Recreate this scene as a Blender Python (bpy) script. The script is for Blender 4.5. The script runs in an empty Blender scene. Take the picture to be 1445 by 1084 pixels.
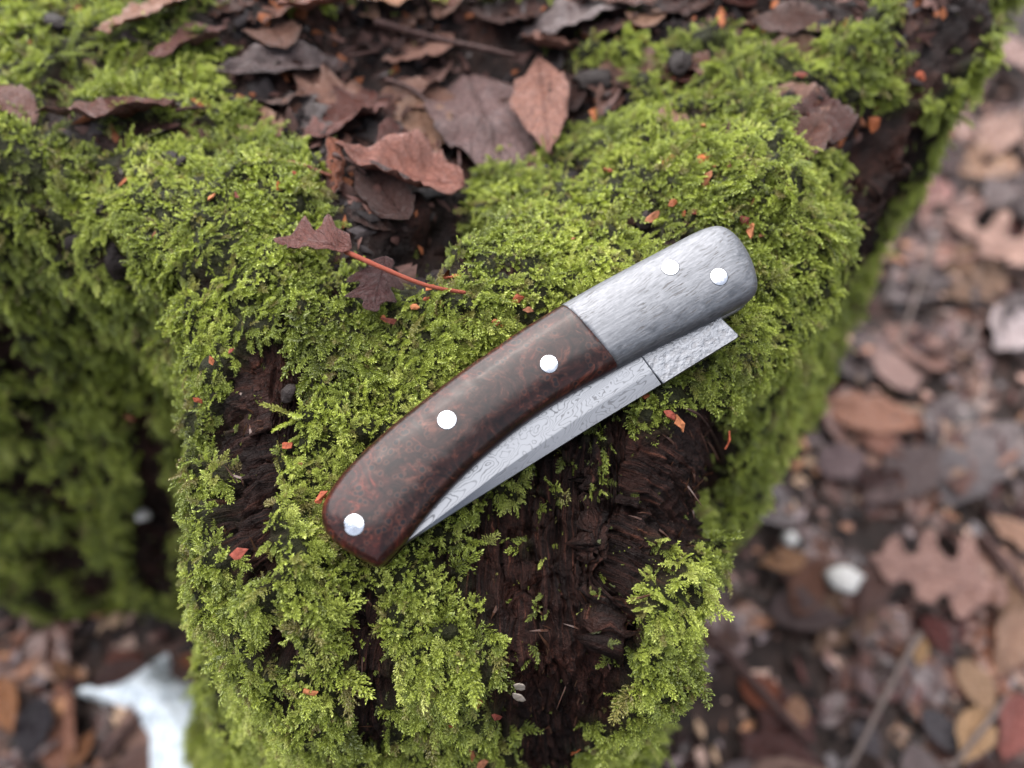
import bpy, bmesh, math, random
import numpy as np
from mathutils import Vector, Matrix, Quaternion
from mathutils.geometry import delaunay_2d_cdt

random.seed(7); rng = np.random.default_rng(11)
scene = bpy.context.scene
C = scene.collection
R = math.radians

# ---------------------------------------------------------------- camera
CAM_PITCH, CAM_DIST = 55.0, 0.17
cam_data = bpy.data.cameras.new('camera'); cam = bpy.data.objects.new('camera', cam_data); C.objects.link(cam)
cam.location = (0, -CAM_DIST*math.cos(R(CAM_PITCH)), CAM_DIST*math.sin(R(CAM_PITCH)))
cam.rotation_euler = (R(90-CAM_PITCH), 0, 0)
cam_data.sensor_width = 36; cam_data.lens = 27
cam_data.clip_start = 0.005; cam_data.clip_end = 500
cam_data.dof.use_dof = True; cam_data.dof.focus_distance = 0.166; cam_data.dof.aperture_fstop = 6.6
cam_data.dof.aperture_blades = 0
scene.camera = cam

# ---------------------------------------------------------------- sky, sun, exposure
SUN_EL, SUN_AZ = 62.0, -30.0          # high, soft, from behind the stump and a little to the side
world = bpy.data.worlds.new('World'); scene.world = world; world.use_nodes = True
wn, wl = world.node_tree.nodes, world.node_tree.links
for n_ in list(wn): wn.remove(n_)
sky = wn.new('ShaderNodeTexSky'); sky.sky_type = 'NISHITA'; sky.sun_disc = False
sky.sun_elevation = R(SUN_EL); sky.sun_rotation = R(SUN_AZ)
sky.air_density = 1.0; sky.dust_density = 4.0; sky.ozone_density = 1.0
hsv = wn.new('ShaderNodeHueSaturation'); hsv.inputs['Saturation'].default_value = 0.50
bg = wn.new('ShaderNodeBackground'); bg.inputs['Strength'].default_value = 0.06
wo = wn.new('ShaderNodeOutputWorld')
wl.new(sky.outputs[0], hsv.inputs['Color']); wl.new(hsv.outputs[0], bg.inputs[0]); wl.new(bg.outputs[0], wo.inputs[0])

sd = bpy.data.lights.new('sun', 'SUN'); sd.energy = 1.5; sd.angle = R(110); sd.color = (1.0, 0.99, 0.98)
sun = bpy.data.objects.new('sun', sd); C.objects.link(sun)
_az = R(SUN_AZ)
sun_dir = Vector((math.sin(_az)*math.cos(R(SUN_EL)), math.cos(_az)*math.cos(R(SUN_EL)), math.sin(R(SUN_EL))))
sun.rotation_euler = sun_dir.to_track_quat('Z', 'Y').to_euler()
sun.location = sun_dir*3

vs = scene.view_settings
vs.view_transform = 'Standard'; vs.look = 'None'; vs.gamma = 1.0; vs.exposure = 2.5; vs.use_curve_mapping = False
scene.render.engine = 'CYCLES'
cy = scene.cycles
cy.use_denoising = True; cy.max_bounces = 6; cy.diffuse_bounces = 3; cy.glossy_bounces = 3
cy.transmission_bounces = 4; cy.transparent_max_bounces = 4; cy.sample_clamp_indirect = 6
try: cy.denoiser = 'OPENIMAGEDENOISE'
except Exception: pass

# ---------------------------------------------------------------- helpers
def _hash(ix, iy, iz, seed):
    h = (ix*374761393 + iy*668265263 + iz*2147483647 + seed*974634777) & 0xFFFFFFFF
    h = ((h ^ (h >> 13))*1274126177) & 0xFFFFFFFF
    h = ((h ^ (h >> 16))*2246822519) & 0xFFFFFFFF
    return (h ^ (h >> 15)) & 0xFFFFFFFF

def vnoise(p, seed=0):
    """smooth gradient noise of points (N,3), about -1..1"""
    p = np.asarray(p, float); i = np.floor(p).astype(np.int64); f = p - i
    u = f*f*f*(f*(f*6-15)+10); out = np.zeros(len(p))
    for dx in (0, 1):
        wx = u[:, 0] if dx else 1-u[:, 0]
        for dy in (0, 1):
            wy = u[:, 1] if dy else 1-u[:, 1]
            for dz in (0, 1):
                wz = u[:, 2] if dz else 1-u[:, 2]
                h = _hash(i[:, 0]+dx, i[:, 1]+dy, i[:, 2]+dz, seed)
                gx = (h & 1023)/511.5-1; gy = ((h >> 10) & 1023)/511.5-1; gz = ((h >> 20) & 1023)/511.5-1
                out += wx*wy*wz*(gx*(f[:, 0]-dx)+gy*(f[:, 1]-dy)+gz*(f[:, 2]-dz))
    return out*1.3

def fbm(p, scale, octaves=4, seed=0, gain=.5):
    p = np.asarray(p, float)*scale; a = 1.; s = np.zeros(len(p))
    for o in range(octaves):
        s += a*vnoise(p, seed+o*17); p = p*2.03+13.7; a *= gain
    return s

def sstep(a, b, x):
    t = np.clip((x-a)/(b-a), 0, 1); return t*t*(3-2*t)

def poly_sd(P, poly):
    """signed distance of 2-D points to a polygon, negative inside"""
    P = np.asarray(P, float); poly = np.asarray(poly, float); n = len(poly)
    d = np.full(len(P), 1e9); inside = np.zeros(len(P), bool)
    for k in range(n):
        a, b = poly[k], poly[(k+1) % n]; ab = b-a
        t = np.clip(((P-a)@ab)/max(ab@ab, 1e-18), 0, 1)
        d = np.minimum(d, np.linalg.norm(P-(a+t[:, None]*ab), axis=1))
        c = (a[1] > P[:, 1]) != (b[1] > P[:, 1])
        with np.errstate(divide='ignore', invalid='ignore'):
            xi = a[0]+(P[:, 1]-a[1])*(ab[0])/(ab[1] if ab[1] else 1e-18)
        inside ^= c & (P[:, 0] < xi)
    return np.where(inside, -d, d)

def catmull(pts, per=12, closed=False):
    P = np.asarray(pts, float); n = len(P); out = []
    rngk = range(n if closed else n-1)
    for k in rngk:
        g = lambda j: P[j % n] if closed else P[min(max(j, 0), n-1)]
        p0, p1, p2, p3 = g(k-1), g(k), g(k+1), g(k+2)
        for t in np.linspace(0, 1, per, endpoint=False):
            out.append(.5*((2*p1)+(-p0+p2)*t+(2*p0-5*p1+4*p2-p3)*t*t+(-p0+3*p1-3*p2+p3)*t**3))
    if not closed: out.append(P[-1])
    return np.array(out)

def mesh_np(name, V, faces, smooth=True):
    me = bpy.data.meshes.new(name)
    V = np.asarray(V, np.float32)
    if isinstance(faces, np.ndarray):
        nf, k = faces.shape
        me.vertices.add(len(V)); me.vertices.foreach_set('co', V.ravel())
        me.loops.add(nf*k); me.loops.foreach_set('vertex_index', faces.astype(np.int32).ravel())
        me.polygons.add(nf); me.polygons.foreach_set('loop_start', np.arange(0, nf*k, k, dtype=np.int32))
        me.update(calc_edges=True)
    else:
        me.from_pydata([tuple(v) for v in V.tolist()], [], faces); me.update()
    if smooth: me.polygons.foreach_set('use_smooth', np.ones(len(me.polygons), bool))
    return me

def add(name, me, mat=None, parent=None, label=None, cat=None, group=None, kind=None):
    o = bpy.data.objects.new(name, me); C.objects.link(o)
    if mat is not None and me is not None and not me.materials: me.materials.append(mat)
    if parent is not None: o.parent = parent
    if label: o['label'] = label
    if cat: o['category'] = cat
    if group: o['group'] = group
    if kind: o['kind'] = kind
    return o

def attr(me, name, data, typ='FLOAT', dom='POINT'):
    a = me.attributes.new(name, typ, dom)
    key = {'FLOAT': 'value', 'INT': 'value', 'FLOAT_VECTOR': 'vector', 'FLOAT_COLOR': 'color'}[typ]
    a.data.foreach_set(key, np.ascontiguousarray(data, np.int32 if typ == 'INT' else np.float32).ravel())

class NT:
    """short-hand for building a node material"""
    def __init__(s, name):
        s.m = bpy.data.materials.new(name); s.m.use_nodes = True; s.t = s.m.node_tree
        for n_ in list(s.t.nodes): s.t.nodes.remove(n_)
        s.out = s.n('ShaderNodeOutputMaterial')
    def n(s, typ, **kw):
        x = s.t.nodes.new(typ)
        for k, v in kw.items(): setattr(x, k, v)
        return x
    def put(s, sock, v):
        if isinstance(v, bpy.types.NodeSocket): s.t.links.new(v, sock)
        elif isinstance(v, (tuple, list)) and len(v) == 3 and sock.type == 'RGBA': sock.default_value = (*v, 1)
        else: sock.default_value = v
    def noise(s, vec, scale, detail=4, rough=.5, dist=0.):
        x = s.n('ShaderNodeTexNoise'); s.put(x.inputs['Vector'], vec); s.put(x.inputs['Scale'], scale)
        x.inputs['Detail'].default_value = detail; x.inputs['Roughness'].default_value = rough; x.inputs['Distortion'].default_value = dist
        return x.outputs['Fac']
    def noisec(s, vec, scale, detail=4):
        x = s.n('ShaderNodeTexNoise'); s.put(x.inputs['Vector'], vec); x.inputs['Scale'].default_value = scale; x.inputs['Detail'].default_value = detail
        return x.outputs['Color']
    def voro(s, vec, scale, out='Distance', feature='F1', rand=1.):
        x = s.n('ShaderNodeTexVoronoi', feature=feature); s.put(x.inputs['Vector'], vec); s.put(x.inputs['Scale'], scale); x.inputs['Randomness'].default_value = rand
        return x.outputs[out]
    def ramp(s, fac, stops, interp='LINEAR'):
        x = s.n('ShaderNodeValToRGB'); s.put(x.inputs[0], fac); r_ = x.color_ramp; r_.interpolation = interp
        while len(r_.elements) > 1: r_.elements.remove(r_.elements[-1])
        for k, (p, c) in enumerate(stops):
            e = r_.elements[0] if k == 0 else r_.elements.new(p)
            e.position = p; e.color = (*c, 1) if isinstance(c, (tuple, list)) else (c, c, c, 1)
        return x.outputs[0]
    def math(s, op, a, b=None, clamp=False):
        x = s.n('ShaderNodeMath', operation=op, use_clamp=clamp); s.put(x.inputs[0], a)
        if b is not None: s.put(x.inputs[1], b)
        return x.outputs[0]
    def mix(s, fac, a, b, blend='MIX'):
        x = s.n('ShaderNodeMix', data_type='RGBA', blend_type=blend); s.put(x.inputs[0], fac); s.put(x.inputs[6], a); s.put(x.inputs[7], b)
        return x.outputs[2]
    def vmath(s, op, a, b):
        x = s.n('ShaderNodeVectorMath', operation=op); s.put(x.inputs[0], a); s.put(x.inputs[1], b); return x.outputs[0]
    def attr(s, name, typ='GEOMETRY'):
        x = s.n('ShaderNodeAttribute', attribute_name=name, attribute_type=typ); return x
    def obj(s): return s.n('ShaderNodeTexCoord').outputs['Object']
    def map(s, vec, scale=(1, 1, 1), rot=(0, 0, 0), loc=(0, 0, 0)):
        x = s.n('ShaderNodeMapping'); s.put(x.inputs[0], vec); x.inputs['Scale'].default_value = scale; x.inputs['Rotation'].default_value = rot; x.inputs['Location'].default_value = loc
        return x.outputs[0]
    def bump(s, h, strength=.5, dist=.001, normal=None):
        x = s.n('ShaderNodeBump'); s.put(x.inputs['Height'], h); s.put(x.inputs['Strength'], strength); x.inputs['Distance'].default_value = dist
        if normal is not None: s.put(x.inputs['Normal'], normal)
        return x.outputs[0]
    def bsdf(s, color, rough=.6, metal=0., spec=.5, normal=None, coat=0., coat_rough=.1):
        b = s.n('ShaderNodeBsdfPrincipled'); s.put(b.inputs['Base Color'], color); s.put(b.inputs['Roughness'], rough); s.put(b.inputs['Metallic'], metal)
        s.put(b.inputs['Specular IOR Level'], spec); s.put(b.inputs['Coat Weight'], coat); s.put(b.inputs['Coat Roughness'], coat_rough)
        if normal is not None: s.put(b.inputs['Normal'], normal)
        return b.outputs[0]
    def done(s, sh): s.t.links.new(sh, s.out.inputs[0]); return s.m

# ---------------------------------------------------------------- materials of the setting
def mat_stump():
    s = NT('rotten_wood'); o = s.obj()
    mw = s.attr('moss').outputs['Fac']; fz = s.attr('fibre').outputs['Vector']
    st1 = s.noise(s.map(fz, (700, 700, 45)), 1.0, 5, .6, .3); st2 = s.noise(s.map(fz, (2600, 2600, 130)), 1.0, 4, .65)
    streak = s.math('ADD', s.math('MULTIPLY', st1, .55), s.math('MULTIPLY', st2, .45))
    coarse = s.noise(o, 90, 5, .6)
    fine = s.noise(o, 900, 4, .6)
    wood = s.ramp(streak, [(.36, (.0025, .0014, .0013)), (.48, (.0085, .004, .0034)), (.57, (.028, .0115, .0085)), (.68, (.15, .055, .033))])
    dark = s.ramp(coarse, [(.30, (.004, .003, .003)), (.55, (.013, .0075, .0065)), (.75, (.036, .018, .013))])
    side = s.attr('side').outputs['Fac']
    col = s.mix(s.math('MULTIPLY', side, .85), dark, wood)
    red = s.ramp(s.noise(o, 45, 3), [(.5, 0.), (.68, 1.)])
    col = s.mix(s.math('MULTIPLY', red, .6), col, s.ramp(fine, [(.35, (.006, .0025, .002)), (.72, (.07, .023, .015))]))
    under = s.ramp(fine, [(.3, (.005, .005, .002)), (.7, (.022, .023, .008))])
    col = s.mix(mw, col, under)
    h = s.math('ADD', s.math('MULTIPLY', streak, s.math('ADD', s.math('MULTIPLY', side, .8), .2)), s.math('ADD', s.math('MULTIPLY', fine, .5), s.math('MULTIPLY', coarse, .8)))
    rough = s.ramp(s.noise(o, 200, 3), [(.3, .38), (.7, .75)])
    return s.done(s.bsdf(col, rough, 0, .12, s.bump(h, 1., .0022)))

def mat_ground():
    s = NT('wet_soil'); o = s.obj()
    a = s.noise(o, 60, 6, .65); b = s.noise(o, 14, 4)
    col = s.ramp(a, [(.3, (.006, .0037, .0033)), (.5, (.019, .0115, .0098)), (.7, (.055, .032, .026))])
    col = s.mix(s.ramp(b, [(.45, 0.), (.7, .5)]), col, (.032, .023, .020))
    return s.done(s.bsdf(col, .5, 0, .14, s.bump(a, .8, .006)))

def mat_moss():
    s = NT('moss_leaf')
    tone = s.attr('tone', 'INSTANCER').outputs['Fac']; tip = s.attr('tip').outputs['Fac']
    rnd = s.n('ShaderNodeObjectInfo').outputs['Random']
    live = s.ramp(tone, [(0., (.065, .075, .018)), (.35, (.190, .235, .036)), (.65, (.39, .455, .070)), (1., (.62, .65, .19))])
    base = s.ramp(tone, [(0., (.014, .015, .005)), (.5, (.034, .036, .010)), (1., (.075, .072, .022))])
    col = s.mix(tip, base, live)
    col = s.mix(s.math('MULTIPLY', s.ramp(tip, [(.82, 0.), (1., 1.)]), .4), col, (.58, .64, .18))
    col = s.mix(s.ramp(rnd, [(.84, 0.), (.97, .75)]), col, (.17, .125, .055))
    b = s.bsdf(col, .38, 0, .5)
    tr = s.n('ShaderNodeBsdfTranslucent'); s.put(tr.inputs[0], s.mix(1., col, (1.1, 1.15, .6), 'MULTIPLY'))
    mx = s.n('ShaderNodeMixShader'); mx.inputs[0].default_value = .24
    s.t.links.new(b, mx.inputs[1]); s.t.links.new(tr.outputs[0], mx.inputs[2])
    return s.done(mx.outputs[0])

M = dict(stump=mat_stump(), ground=mat_ground(), moss=mat_moss())

# ---------------------------------------------------------------- knife frame (the surface is pressed to it)
KO = np.array([.00565, -.00611, .004]); KU = np.array([.81951, .54371, .18107]); KV = np.array([-.57168, .75362, .32441]); KN = np.array([.03993, -.36937, .92842])
HANDLE_TOP = [(14.91, 13.17), (5.34, 13.43), (-2.06, 13.29), (-9.35, 13.13), (-16.75, 12.67), (-23.23, 12.12), (-29.61, 11.46), (-35.31, 10.58), (-40.17, 9.55), (-44.19, 8.32), (-47.42, 6.85), (-49.35, 5.38), (-50.6, 3.42), (-51.14, 1.08), (-50.9, -1.66), (-49.85, -4.49), (-48.23, -7.77), (-46.87, -10.12), (-46.09, -10.81)]
HANDLE_LOW = [(-45.27, -10.81), (-40.0, -9.68), (-35.34, -8.3), (-30.62, -6.91), (-25.55, -5.69), (-19.82, -4.63), (-14.01, -3.94), (-8.33, -3.49), (-1.15, -3.35), (5.92, -3.7), (12.73, -4.43), (16.71, -4.84)]
BOLSTER = [(14.91, 13.17), (24.41, 12.57), (33.5, 11.76), (42.49, 10.87), (48.21, 10.33), (51.83, 9.7), (54.46, 8.52), (55.9, 6.36), (56.39, 2.98), (55.7, -1.6), (54.06, -5.65), (52.37, -7.93), (50.31, -8.86), (47.94, -8.85), (43.64, -8.36), (37.02, -7.47), (30.26, -6.44), (24.19, -5.61), (18.9, -5.02), (16.71, -4.84)]
JOINT = [(14.91, 13.17), (15.3, 8.6), (15.65, 3.8), (16.05, -0.5), (16.71, -4.84)]
BLADE = [(20, 4), (44.0, -4.), (43.53, -8.91), (44.14, -13.53), (43.5, -13.9), (23.5, -12.8), (-39.5, -9.68), (-44, -9.2), (-40, 3), (-10, 6)]
HANDLE = HANDLE_TOP + HANDLE_LOW[:-1] + BOLSTER[::-1][:-1]
def to_knife(P): d = np.asarray(P)-KO; return np.stack([d@KU, d@KV, d@KN], 1)*1000.

# ---------------------------------------------------------------- tree stump: a body of rotten wood
RIM = [(.090, .049), (.119, .087), (.148, .129), (.174, .176), (.20, .25), (.17, .34), (.05, .40), (-.1, .40), (-.25, .35), (-.35, .24), (-.37, .13),
       (-.32, .072), (-.245, .066), (-.17, .066), (-.118, .058), (-.090, .030), (-.075, -.004), (-.066, -.036), (-.046, -.058), (-.004, -.064), (.030, -.058), (.041, -.039), (.049, -.008), (.067, .020)]
GROUND_Z = -.335
def top_height(x, y):
    q = np.stack([x, y, np.zeros_like(x)], 1)
    plane = KO[2]-.0105-(KN[0]*(x-KO[0])+KN[1]*(y-KO[1]))/KN[2]
    plat = .006+.0035*fbm(q, 22, 3, 5)
    k = .010; h = np.clip(.5+.5*(plat-plane)/k, 0, 1); z = plat*(1-h)+plane*h-k*h*(1-h)
    g = lambda cx, cy, rx, ry, a=0.: np.exp(-(((x-cx)*math.cos(a)+(y-cy)*math.sin(a))/rx)**2-((-(x-cx)*math.sin(a)+(y-cy)*math.cos(a))/ry)**2)
    z = z-.020*g(-.004, .105, .050, .048)-.022*g(-.018, .046, .016, .010, .6)
    z = z+.008*g(.045, .068, .032, .024, .4)+.005*g(-.066, .050, .028, .016)+.008*g(-.10, .135, .03, .02)
    z = z-.024*g(.104, .086, .011, .034, -.55)+.004*g(.12, .13, .02, .03, -.5)+.006*g(.10, .15, .03, .02)
    return z

def build_stump():
    rim = catmull(RIM, 40, True)
    seg = np.linalg.norm(np.roll(rim, -1, 0)-rim, axis=1)
    mid = (rim+np.roll(rim, -1, 0))/2
    front = (mid[:, 1] < .20) & (mid[:, 0] > -.33)
    wgt = np.where(front, 1., .12)*np.where((mid[:, 0] > -.11) & (mid[:, 0] < .10) & (mid[:, 1] < .06), 2., 1.)
    cum = np.concatenate([[0], np.cumsum(seg*wgt)]); NC = 820
    tt = np.linspace(0, cum[-1], NC, endpoint=False)
    rc = np.vstack([rim, rim[:1]])
    rx = np.interp(tt, cum, rc[:, 0]); ry = np.interp(tt, cum, rc[:, 1]); P = np.stack([rx, ry], 1)
    tan = np.roll(rc[:-1], -6, 0)-np.roll(rc[:-1], 6, 0); nr = np.stack([tan[:, 1], -tan[:, 0]], 1); nr /= np.linalg.norm(nr, axis=1)[:, None]
    nrc = np.vstack([nr, nr[:1]]); N = np.stack([np.interp(tt, cum, nrc[:, 0]), np.interp(tt, cum, nrc[:, 1])], 1); N /= np.linalg.norm(N, axis=1)[:, None]
    spine = np.stack([np.clip(P[:, 0], -.26, .13)*.8, np.full(NC, .165)], 1)
    rad = .016+.014*np.exp(-((P[:, 0]+.01)/.06)**2)*(P[:, 1] < .03)
    flare = .004+.062*np.exp(-((P[:, 0]+.03)/.045)**2)*(P[:, 1] < .05)+.075*np.exp(-((P[:, 0]+.078)/.022)**2)*(P[:, 1] < .04)
    NT_, NA, NW = 190, 50, 150
    rows = []
    inset = P-N*rad[:, None]
    for k in range(NT_):
        q = k/NT_; q = 1-(1-q)**1.25
        xy = spine+(inset-spine)*q
        rows.append(np.column_stack([xy, top_height(xy[:, 0], xy[:, 1]), np.zeros(NC)]))
    for k in range(NA):
        ph = (k/NA)*math.pi/2
        xy = inset+N*(rad*math.sin(ph))[:, None]
        z = top_height(xy[:, 0], xy[:, 1])-rad*1.15*(1-math.cos(ph))
        rows.append(np.column_stack([xy, z, np.full(NC, k/NA)]))
    zr = top_height(P[:, 0], P[:, 1])-rad*1.15
    for k in range(NW+1):
        q = (k/NW)**1.35
        z = zr+(GROUND_Z-.03-zr)*q; dep = zr-z
        off = flare*(dep/.3)**1.25
        xy = P+N*off[:, None]
        rows.append(np.column_stack([xy, z, np.ones(NC)]))
    G = np.array(rows); NR = len(G)
    V = G[..., :3].reshape(-1, 3).copy(); side = G[..., 3].ravel()
    idx = np.arange(NR*NC).reshape(NR, NC)
    a = idx[:-1]; b = idx[1:]
    F = np.stack([a, b, np.roll(b, -1, 1), np.roll(a, -1, 1)], -1).reshape(-1, 4)
    Nn = np.tile(N, (NR, 1)).reshape(-1, 2)
    return V, F, side, Nn, NR, NC

def vertex_normals(V, F, NR, NC):
    G = V.reshape(NR, NC, 3)
    dc = np.roll(G, -1, 1)-np.roll(G, 1, 1)
    dr = np.empty_like(G); dr[1:-1] = G[2:]-G[:-2]; dr[0] = G[1]-G[0]; dr[-1] = G[-1]-G[-2]
    n = np.cross(dr, dc); l = np.linalg.norm(n, axis=2, keepdims=True); n = n/np.maximum(l, 1e-12)
    n = n.reshape(-1, 3); n[:2*NC] = (0, 0, 1)
    return n

V, F, side, Nout, NR, NC = build_stump()
nv = vertex_normals(V, F, NR, NC)
if nv[NR//4*NC:NR//3*NC, 2].mean() < 0: nv = -nv
nv[:2*NC] = (0, 0, 1)
# broad lumps and hollows, more on the sides
lump = fbm(V, 16, 3, 3)*.010*(.35+.65*side)+fbm(V, 55, 3, 9)*.0035
V = V+nv*lump[:, None]
V0 = V.copy()
# press the bed under the knife flat so that the knife rests on it
kl = to_knife(V); sdk = poly_sd(kl[:, :2], HANDLE)
wk = (1-sstep(0., 11., sdk))*(side < .6)*(np.abs(kl[:, 2]) < 40)
V = V+KN*(((-11.5-kl[:, 2])*wk*.92)/1000.)[:, None]
BARE = {
  'hollow': [(-0.0843, 0.1216, 0.0086), (-0.0683, 0.1394, 0.0064), (-0.0385, 0.1569, 0.0039), (0.0421, 0.1574, 0.0037), (0.0333, 0.1323, 0.0011), (0.0178, 0.1307, -0.0041), (0.0207, 0.117, -0.0064), (0.0332, 0.1077, -0.0051), (0.0168, 0.0993, -0.0091), (-0.0049, 0.0914, -0.0148), (-0.0136, 0.0726, -0.0082), (-0.0142, 0.0579, -0.0104), (-0.0137, 0.0255, 0.0049), (-0.0274, 0.0253, 0.0026), (-0.0445, 0.0442, 0.0052), (-0.0556, 0.0775, 0.0015), (-0.0761, 0.0935, 0.0026), (-0.0866, 0.1057, 0.0036), (-0.0876, 0.1148, 0.0071)],
  'nook': [(-0.1316, 0.1022, 0.0059), (-0.1258, 0.1132, 0.0058), (-0.1212, 0.1115, 0.0056), (-0.126, 0.0989, 0.0047), (-0.125, 0.0879, 0.0054), (-0.1116, 0.0798, 0.0056), (-0.0942, 0.0856, 0.0036), (-0.0887, 0.0919, 0.0038), (-0.0861, 0.0836, 0.0028), (-0.1014, 0.0752, 0.0033), (-0.1179, 0.0745, 0.005), (-0.1285, 0.0803, 0.0052), (-0.1333, 0.0951, 0.0038)],
  'gouge': [(-0.0614, 0.0092, -0.0013), (-0.0492, 0.0075, 0.001), (-0.0475, -0.0023, -0.0016), (-0.0512, -0.011, -0.0039), (-0.0546, -0.0148, -0.005), (-0.0518, -0.023, -0.0088), (-0.0521, -0.0369, -0.0138), (-0.0568, -0.0365, -0.0147), (-0.0645, -0.0119, -0.0101), (-0.0606, -0.0052, -0.0029)],
  'front': [(-0.0119, -0.0332, -0.019), (-0.0058, -0.0275, -0.0177), (0.0019, -0.027, -0.0173), (0.0059, -0.0211, -0.0144), (0.0113, -0.0154, -0.0087), (0.023, -0.0086, -0.0048), (0.0362, -0.0061, -0.0074), (0.0469, 0.0025, -0.0103), (0.0622, 0.0153, -0.0494), (0.0642, 0.0124, -0.0792), (0.0343, -0.0277, -0.0203), (0.026, -0.0357, -0.0167), (0.024, -0.049, -0.0224), (-0.0031, -0.0672, -0.1256), (-0.0025, -0.0532, -0.0279), (-0.0042, -0.0403, -0.0212), (-0.0111, -0.0379, -0.0213)],
  'strip': [(-0.0348, -0.0422, -0.0201), (-0.0283, -0.0418, -0.0213), (-0.0269, -0.0502, -0.0281), (-0.0313, -0.0636, -0.0642), (-0.0364, -0.0637, -0.064), (-0.0328, -0.0517, -0.0283)],
  'wedge': [(0.0955, 0.0958, -0.0015), (0.116, 0.1045, -0.0103), (0.1381, 0.1172, -0.024), (0.1237, 0.0924, -0.1107), (0.1052, 0.0721, -0.0565), (0.0936, 0.0584, -0.0164), (0.1028, 0.0862, -0.0199)],
  'bark': [(0.1187, 0.1437, 0.0132), (0.1694, 0.173, -0.0021), (0.1266, 0.1145, -0.0023), (0.1213, 0.1257, 0.005)],
  'far': [(0.0438, 0.1619, 0.0037), (0.1221, 0.1461, 0.012), (0.1044, 0.1254, 0.012), (0.0869, 0.1255, 0.0063), (0.0668, 0.1335, 0.0039), (0.049, 0.1298, 0.0001), (0.0402, 0.1325, 0.0009)],
  'knob': [(0.0143, 0.1245, -0.0077), (0.0286, 0.126, -0.0011), (0.0395, 0.1193, -0.003), (0.0358, 0.1024, -0.0038), (0.0235, 0.1071, -0.0072)],
  'spot': [(0.0474, 0.1228, -0.0016), (0.061, 0.1224, 0.0023), (0.0615, 0.1111, 0.0024), (0.051, 0.1084, -0.0006)],
  'chip': [(-0.1093, 0.0512, -0.0092), (-0.0934, 0.0424, 0.0008), (-0.0991, 0.0461, -0.0134), (-0.1093, 0.048, -0.0183)],
  'recess': [(-0.1463, 0.0632, -0.0986), (-0.1365, 0.0657, -0.1023), (-0.1482, 0.0562, -0.1595), (-0.1965, 0.0612, -0.2828), (-0.2129, 0.0635, -0.2673), (-0.157, 0.0597, -0.1408)],  # both recess patches are bared dark where shade from the overhang falls
  'recess_low': [(-0.2467, 0.0627, -0.2269), (-0.2209, 0.0652, -0.2239), (-0.2317, 0.0629, -0.2658), (-0.2623, 0.0617, -0.2731)],
  'buttress': [(-0.057, -0.0435, -0.0253), (-0.0452, -0.046, -0.0222), (-0.0427, -0.0515, -0.0287), (-0.0528, -0.0507, -0.0319)],
  'top_left': [(-0.1447, 0.1299, 0.0095), (-0.1361, 0.1329, 0.0066), (-0.1305, 0.1183, 0.0084), (-0.1388, 0.1188, 0.0092)],
  'top_mid': [(-0.0925, 0.1358, 0.013), (-0.0743, 0.1519, 0.0089), (-0.0725, 0.1403, 0.0082), (-0.0729, 0.1271, 0.0065), (-0.0837, 0.1159, 0.0064), (-0.0944, 0.1229, 0.0113)],
  'spot2': [(0.0784, 0.1018, 0.0039), (0.0901, 0.0984, 0.0039), (0.0952, 0.0918, -0.0034), (0.0756, 0.074, 0.0077)],
  'spot3': [(0.0289, 0.0485, 0.0059), (0.0342, 0.0497, 0.0071), (0.035, 0.0393, 0.0063), (0.0306, 0.0375, 0.0056)],
}
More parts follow.
